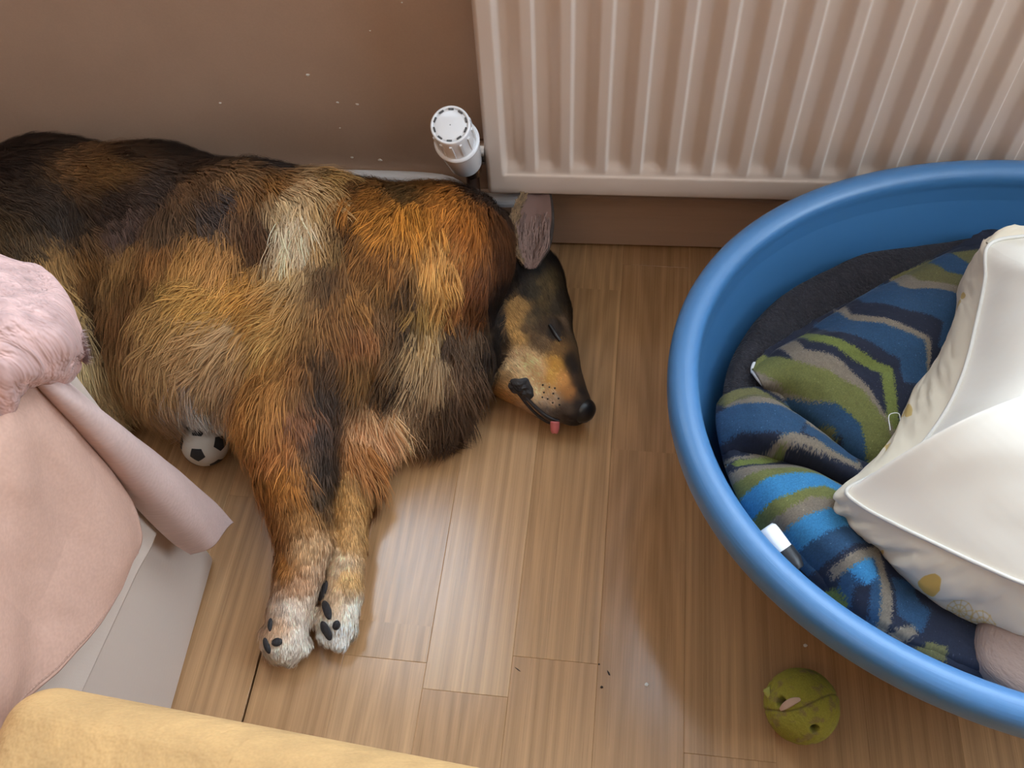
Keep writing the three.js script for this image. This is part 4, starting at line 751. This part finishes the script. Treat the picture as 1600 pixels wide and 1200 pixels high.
// ---------------------------------------------------------------- covered sofa at the left and the yellow stool in front
const weave = dataTexture(256, 256, (x, y) => { const v = 128 + (((x >> 1) + (y >> 1)) % 2 ? 24 : -24) + (fbm(x * 0.1, y * 0.1, 6, 3) - 0.5) * 90; return [v, v, v]; }, false);
const mottle = (base, amp, sc, z) => dataTexture(256, 256, (x, y) => { const n = 1 + (fbm(x * sc, y * sc, z) - 0.5) * amp + (hash(x, y, z) - 0.5) * 0.05; return base.map((c) => c * n); });
const SX = -0.298;
{
  const t = thing('sofa', 'pale beige sofa end at the left under pink covers', 'sofa', [SX - 0.42, 0, 0.985]);
  const m = std([0.56, 0.44, 0.355], 0.85, { bumpMap: weave, bumpScale: 0.0006 });
  mesh('sofa_base', new RoundedBoxGeometry(0.83, 0.40, 1.02, 4, 0.008).translate(0, 0.201, 0), m, t);
  mesh('seat_cushion', new RoundedBoxGeometry(0.815, 0.05, 1.0, 4, 0.02).translate(-0.006, 0.412, 0), m, t);
  // loose skirt cloth hanging down the side in two laps
  const lap = (pts, off, name) => mesh(name, sheet(patch(pts.map((r) => r.map(([x, y, o]) => onX(x, y, SX + off + (o ?? 0)).sub(t.position)))), 40, 40, 0.0022), m, t);
  lap([[[120, 640, .004], [200, 700, .006], [262, 770, .008]], [[110, 760, .003], [190, 800, .004], [235, 850, .008]], [[100, 860, .004], [160, 880, .008], [206, 905, .010]], [[40, 1080, .004], [80, 1090, .008], [118, 1094, .012]]], 0.003, 'skirt_lap');
}
const pinkMap = mottle([204, 162, 141], 0.10, 0.03, 12);
{
  const t = thing('cover_sheet', 'dusty pink cotton cover hanging down the side of the sofa in soft folds', 'cloth', [0, 0, 0]);
  const m = std([0.92, 0.92, 0.92], 0.85, { map: pinkMap, bumpMap: weave, bumpScale: 0.0005 });
  const F = patch([
    [[-330, 520, .0], [-110, 560, .0], [-30, 585, .0], [18, 590, .004], [48, 592, .006]],
    [[-330, 700, .01], [-110, 700, .01], [0, 680, .018], [70, 668, .02], [112, 666, .012]],
    [[-330, 860, .016], [-110, 830, .016], [20, 790, .02], [110, 750, .026], [170, 734, .014]],
    [[-330, 1020, .02], [-110, 960, .02], [40, 890, .018], [140, 840, .03], [214, 790, .02]],
    [[-330, 1180, .022], [-110, 1060, .022], [40, 990, .02], [140, 910, .03], [229, 836, .026]],
    [[-330, 1420, .024], [-110, 1240, .024], [30, 1110, .02], [118, 1012, .026], [222, 866, .026]],
  ].map((r) => r.map(([x, y, o]) => onX(x, y, SX + 0.008 + o))));
  const f = (u, v) => { const p = F(u, v); p.x += (Math.sin(u * 15 + v * 2.2) * 0.0035 + Math.sin(u * 27 - v * 3) * 0.0018) * smooth(0.05, 0.4, v) + (fbm(p.z * 26, p.y * 12, 4, 3) - 0.5) * 0.008; if (p.y > 0.436) { p.x -= (p.y - 0.436) + 0.01; p.y = 0.443 + (fbm(p.x * 20, p.z * 20, 2) - 0.5) * 0.006; } p.y = Math.max(p.y, 0.012); return p; };
  mesh('cloth', sheet(f, 90, 90, 0.0018, (p) => [p.z * 3, p.y * 3]), m, t);
  const hem = []; for (let k = 0; k <= 30; k++) hem.push(f(k / 30, 0.97).add(V(0.0012, 0.0, 0))); mesh('hem', tube(hem, 0.0012, 80, 6), m, t);
}
{
  const t = thing('cover_flap', 'pale pink stitched cloth flap hanging off the sofa corner towards the dog', 'cloth', [0, 0, 0]);
  const m = std([0.88, 0.90, 0.94], 0.8, { map: mottle([208, 176, 162], 0.06, 0.03, 15), bumpMap: weave, bumpScale: 0.0005 });
  const F = patch([
    [[40, 590, .0], [52, 586, .016], [64, 582, .020], [78, 578, .004]],
    [[84, 640, .004], [104, 634, .026], [124, 628, .030], [146, 636, .008]],
    [[140, 704, .006], [168, 694, .032], [196, 682, .034], [218, 690, .01]],
    [[200, 778, .01], [234, 764, .034], [264, 744, .036], [288, 746, .014]],
    [[260, 838, .014], [292, 826, .034], [318, 806, .036], [336, 788, .018]],
    [[299, 864, .018], [322, 856, .030], [343, 840, .032], [361, 817, .022]],
  ].map((r) => r.map(([x, y, o]) => onX(x, y, SX + 0.004 + o))));
  const f = (u, v) => { const p = F(u, v); p.x += Math.sin(u * 9 + v * 4) * 0.0016 + (fbm(p.z * 30, p.y * 14, 8, 3) - 0.5) * 0.004; p.y = Math.max(p.y, 0.008); return p; };
  mesh('cloth', sheet(f, 40, 100, 0.0022, (p) => [p.z * 3, p.y * 3]), m, t);
  const st = []; for (let k = 0; k <= 20; k++) st.push(f(k / 20, 0.90).add(V(0.0004, 0.0004, 0))); mesh('stitching', tube(st, 0.0007, 60, 5), std([0.55, 0.48, 0.46], 0.9), t);
}
{
  const t = thing('throw', 'fluffy pale pink throw bunched over the top corner of the sofa', 'throw', [0, 0, 0]);
  const rows = [
    [[-420, 390, .45], [-140, 420, .445], [-60, 408, .46], [0, 409, .462], [54, 422, .455], [92, 460, .45], [116, 512, .435], [127, 550, .41]],
    [[-420, 480, .465], [-140, 480, .47], [-60, 470, .484], [0, 470, .486], [44, 486, .478], [76, 512, .466], [102, 540, .445], [124, 554, .412]],
    [[-420, 570, .465], [-140, 560, .465], [-60, 550, .472], [0, 545, .474], [34, 552, .468], [62, 560, .455], [90, 566, .432], [118, 560, .408]],
    [[-420, 650, .46], [-140, 640, .455], [-60, 625, .457], [0, 606, .46], [30, 600, .455], [56, 592, .44], [82, 578, .42], [114, 562, .404]],
    [[-420, 730, .448], [-140, 720, .446], [-60, 690, .44], [0, 652, .43], [26, 626, .43], [50, 602, .42], [76, 582, .406], [110, 564, .398]],
  ].map((r) => r.map(([x, y, h]) => onY(x, y, h)));
  rows.unshift(rows[0].map((q, i) => V(q.x, q.y - (i < 4 ? 0.07 : i < 6 ? 0.018 : 0.004), q.z + (i < 4 ? 0.012 : 0.004))));   // the far side falls down behind the sofa
  const F = patch(rows), f = (u, v) => { const p = F(u, v); p.y += (fbm(p.x * 40, p.z * 40, 5, 3) - 0.5) * 0.022 + Math.sin(u * 12 - v * 7) * 0.003; return p; };
  const g = sheet(f, 90, 70, 0.004, (p) => [p.x * 5, p.z * 5]);
  mesh('cloth', g, new THREE.MeshPhysicalMaterial({ map: mottle([198, 160, 151], 0.32, 0.12, 18), roughness: 0.95, bumpMap: fleeceBump, bumpScale: 0.005, sheen: 0.5, sheenColor: new THREE.Color(0.7, 0.62, 0.6), sheenRoughness: 0.6 }), t);
  const p = [], nn = [], ix = [], up = V();
  for (let i = 0; i < 26000; i++) {
    const u = rnd(), v = rnd(), a = f(u, v), du = f(Math.min(1, u + 0.01), v).sub(f(Math.max(0, u - 0.01), v)), dv = f(u, Math.min(1, v + 0.01)).sub(f(u, Math.max(0, v - 0.01)));
    const n = du.clone().cross(dv).normalize(); if (n.y < -0.3) continue;
    const d = V(rnd() - 0.5, rnd() - 0.5, rnd() - 0.5).multiplyScalar(1.3).add(V(noise(a.x * 50, a.z * 50, 1) - 0.5, 0, noise(a.x * 50, a.z * 50, 7) - 0.5).multiplyScalar(2)).addScaledVector(n, 0.9).normalize(), L = 0.004 + rnd() * 0.004;
    const s = up.copy(d).cross(n).normalize(), w = 0.00045, b = p.length / 3, e = a.clone().addScaledVector(d, L);
    for (const [q, k] of [[a, 1], [a, -1], [e, 0]]) { p.push(q.x + s.x * w * k, q.y + s.y * w * k, q.z + s.z * w * k); nn.push(n.x, n.y, n.z); }
    const gn = s.clone().cross(d); gn.dot(n) > 0 ? ix.push(b + 1, b, b + 2) : ix.push(b, b + 1, b + 2);
  }
  const pg = new THREE.BufferGeometry(); pg.setAttribute('position', new THREE.Float32BufferAttribute(p, 3)); pg.setAttribute('normal', new THREE.Float32BufferAttribute(nn, 3)); pg.setIndex(ix);
  mesh('pile', pg, new THREE.MeshStandardMaterial({ color: new THREE.Color(0.50, 0.345, 0.31), roughness: 0.9, side: THREE.DoubleSide }), t).userData.kind = 'stuff';
}
{
  const a = onY(38, 1072, 0.4), b = onY(690, 1198, 0.4), ang = Math.atan2(b.z - a.z, b.x - a.x);
  const t = thing('stool', 'mustard yellow upholstered stool edge in the near left corner', 'stool', [a.x - 0.012, 0, a.z - 0.009]); t.rotation.y = -ang;
  const m = std([0.95, 0.95, 0.95], 0.9, { map: mottle([198, 156, 102], 0.18, 0.05, 25), bumpMap: fleeceBump, bumpScale: 0.0012 });
  const W = 0.62, D = 0.5, H = 0.11;
  const g = new RoundedBoxGeometry(W, H, D, 12, 0.026), q = g.attributes.position;
  for (let i = 0; i < q.count; i++) { const x = q.getX(i), z = q.getZ(i), y = q.getY(i); q.setY(i, y + (y > 0 ? 0.012 * (1 - (2 * x / W) ** 2) * (1 - (2 * z / D) ** 2) : 0) + (noise(x * 26, z * 26, 3) - 0.5) * 0.004); }
  g.computeVertexNormals(); g.translate(W / 2, 0.345, D / 2);
  { const uv = g.attributes.uv; for (let i = 0; i < q.count; i++) uv.setXY(i, (q.getX(i) + 0.9 * q.getY(i)) * 4, (q.getZ(i) + 0.9 * q.getY(i)) * 4); }
  mesh('seat', g, m, t);
  mesh('frame', new RoundedBoxGeometry(W - 0.05, 0.06, D - 0.05, 3, 0.006).translate(W / 2, 0.262, D / 2), std([0.2, 0.11, 0.05], 0.5), t);
  for (const [x, z] of [[0.06, 0.06], [W - 0.06, 0.06], [0.06, D - 0.06], [W - 0.06, D - 0.06]]) mesh('leg', new THREE.CylinderGeometry(0.019, 0.013, 0.24, 16).translate(x, 0.12, z), std([0.2, 0.11, 0.05], 0.5), t);
}
// ---------------------------------------------------------------- balls and crumbs
{
  const c = onY(1252, 1103, 0.033), R = 0.033;
  const t = thing('tennis_ball', 'chewed yellow tennis ball with torn felt on the floor below the dog bed', 'ball', [c.x, R + 0.0005, c.z]);
  const view = EYE.clone().sub(t.position).normalize(), right = V(1, 0, 0).applyQuaternion(camera.quaternion).addScaledVector(view, 0).normalize(), upv = view.clone().cross(right).normalize();
  const dirAt = (x, y) => { const k = 1 - x * x - y * y; return right.clone().multiplyScalar(x).addScaledVector(upv, y).addScaledVector(view, Math.sqrt(Math.max(0, k))).normalize(); };
  // the dents and tears sit at these places of the ball (unit disc towards the viewer)
  const dents = [[-0.62, 0.12, 0.13, 0.010], [0.27, -0.55, 0.11, 0.007]].map(([x, y, r, d]) => [dirAt(x, y), r, d]);
  const g = new THREE.IcosahedronGeometry(R, 40), a = g.attributes.position, col = [], p = V();
  for (let i = 0; i < a.count; i++) {
    p.fromBufferAttribute(a, i).normalize(); let r = R * (1 + (fbm(p.x * 9, p.y * 9, p.z * 9, 3) - 0.5) * 0.035), dk = 1;
    for (const [d, w, dep] of dents) { const e = Math.exp(-((p.angleTo(d) / w) ** 4)); r -= dep * e; dk *= 1 - 0.88 * e; }
    const seam = Math.exp(-(((p.dot(upv) - 0.08 - 0.22 * Math.sin(p.dot(right) * 2.2)) / 0.028) ** 2)); r -= seam * 0.0012;
    const worn = smooth(0.52, 0.7, fbm(p.x * 5 + 3, p.y * 5, p.z * 5)), n = 0.8 + 0.4 * hash(i, 3, 5);
    const c3 = [lerp(0.34, 0.27, worn) * n, lerp(0.31, 0.21, worn) * n, lerp(0.04, 0.06, worn) * n];
    col.push(c3[0] * dk * (1 - seam * 0.35), c3[1] * dk * (1 - seam * 0.4), c3[2] * dk);
    a.setXYZ(i, p.x * r, p.y * r, p.z * r);
  }
  g.setAttribute('color', new THREE.Float32BufferAttribute(col, 3)); g.computeVertexNormals();
  mesh('felt', g, new THREE.MeshStandardMaterial({ vertexColors: true, roughness: 0.95, bumpMap: fleeceBump, bumpScale: 0.001 }), t);
  const strip = (pts, w, lift, m, name) => mesh(name, sheet((u, v) => { const q = curve(pts.map(([x, y]) => dirAt(x, y))).getPoint(v).normalize(), q2 = curve(pts.map(([x, y]) => dirAt(x, y))).getPoint(Math.min(1, v + 0.02)).normalize(); const s = q2.sub(q).cross(q).normalize(); return q.clone().multiplyScalar(R * (1 + lift * Math.sin(v * Math.PI))).addScaledVector(s, (u - 0.5) * w * (0.4 + 0.6 * Math.sin(v * Math.PI))); }, 6, 24, 0.0014), m, t);
  strip([[-0.66, -0.12], [-0.45, 0.0], [-0.2, 0.12], [0.0, 0.17]], 0.0065, 0.07, std([0.62, 0.42, 0.30], 0.8), 'rubber_strip');
  const fl = dirAt(-0.92, 0.34);
  mesh('felt_flap', sheet((u, v) => fl.clone().multiplyScalar(R * (0.93 + 0.2 * v)).addScaledVector(upv, (u - 0.5) * 0.014 * (1 - 0.7 * v)).addScaledVector(view, 0.004 * Math.sin(u * 3)), 8, 8, 0.0018), std([0.5, 0.48, 0.12], 0.95), t);
}
{
  const c = onY(321, 692, 0.0265), R = 0.0262;
  const t = thing('toy_football', 'small white toy football with black patches tucked against the belly of the dog', 'ball', [c.x, R + 0.0008, c.z]);
  mesh('ball_skin', new THREE.SphereGeometry(R, 48, 32), std([0.72, 0.66, 0.58], 0.55), t);
  const view = EYE.clone().sub(t.position).normalize(), right = V(1, 0, 0).applyQuaternion(camera.quaternion), upv = view.clone().cross(right).normalize();
  const m = std([0.03, 0.03, 0.032], 0.6);
  const ico = new THREE.IcosahedronGeometry(1, 0).attributes.position, dirs = [];
  for (let i = 0; i < ico.count; i++) { const d = V().fromBufferAttribute(ico, i).normalize(); if (!dirs.some((e) => e.distanceTo(d) < 0.01)) dirs.push(d); }
  // turn the pattern so that three patches face the viewer as in the photograph
  const face = dirs[0].clone().add(dirs[1]).add(dirs.slice(2).sort((a, b) => (b.dot(dirs[0]) + b.dot(dirs[1])) - (a.dot(dirs[0]) + a.dot(dirs[1])))[0]).normalize();
  const q = new THREE.Quaternion().setFromUnitVectors(face, view), aim = right.clone().multiplyScalar(-0.30).addScaledVector(upv, 0.52).normalize();
  let best = 1e9, turn = 0; for (let k = 0; k < 120; k++) { const r = new THREE.Quaternion().setFromAxisAngle(view, k / 120 * 6.2832).multiply(q); const e = Math.min(...dirs.map((d) => d.clone().applyQuaternion(r).distanceTo(aim.clone().multiplyScalar(0.6).addScaledVector(view, 0.79).normalize()))); if (e < best) { best = e; turn = k / 120 * 6.2832; } }
  const rot = new THREE.Quaternion().setFromAxisAngle(view, turn).multiply(q);
  for (const d0 of dirs) { const d = d0.clone().applyQuaternion(rot), s = V(0.3, 1, 0.2).cross(d).normalize(), w = d.clone().cross(s); mesh('black_patch', sheet((u, v) => { const a = u * 6.2832, pent = Math.cos(Math.PI / 5) / Math.cos((a % (0.4 * Math.PI)) - Math.PI / 5), r = v * 0.36 * pent; return d.clone().addScaledVector(s, Math.cos(a) * r).addScaledVector(w, Math.sin(a) * r).normalize().multiplyScalar(R + 0.0003); }, 20, 3), m, t); }
}
{
  const crumb = (px, py, sx, sy, rot, color, label) => {
    const p = onY(px, py, 0), g = new THREE.IcosahedronGeometry(1, 2), a = g.attributes.position;
    for (let i = 0; i < a.count; i++) { const k = 1 + (noise(a.getX(i) * 2 + px, a.getY(i) * 2, a.getZ(i) * 2) - 0.5) * 0.6; a.setXYZ(i, a.getX(i) * k * sx, a.getY(i) * k * Math.min(sx, sy) * 0.7, a.getZ(i) * k * sy); }
    g.rotateY(rot); g.computeVertexNormals();
    const m = mesh('crumb', g, std(color, 0.8)); m.position.set(p.x, Math.min(sx, sy) * 0.55, p.z); tag(m, label, 'crumb', 'crumbs on the floor');
  };
  const brown = [0.03, 0.018, 0.01];
  crumb(951, 1052, 0.0008, 0.0026, 0.5, brown, 'longest dark crumb on the floor right of the others');
  crumb(940, 1074, 0.0014, 0.0012, 0.2, brown, 'round dark crumb on the floor nearest the viewer of three');
  crumb(936, 1038, 0.0009, 0.0008, 0.2, brown, 'tiny dark crumb on the floor above the other two');
  crumb(1010, 1070, 0.0019, 0.0017, 0.4, [0.85, 0.82, 0.76], 'white crumb on the floor right of the dark crumbs');
  crumb(1258, 1009, 0.0019, 0.0016, 0.1, [0.7, 0.66, 0.6], 'pale crumb on the floor close under the bed rim');
  crumb(809, 1046, 0.0005, 0.0034, 1.0, brown, 'thin dark shred on the floor left of the crumbs');
}
renderer.render(scene, camera);
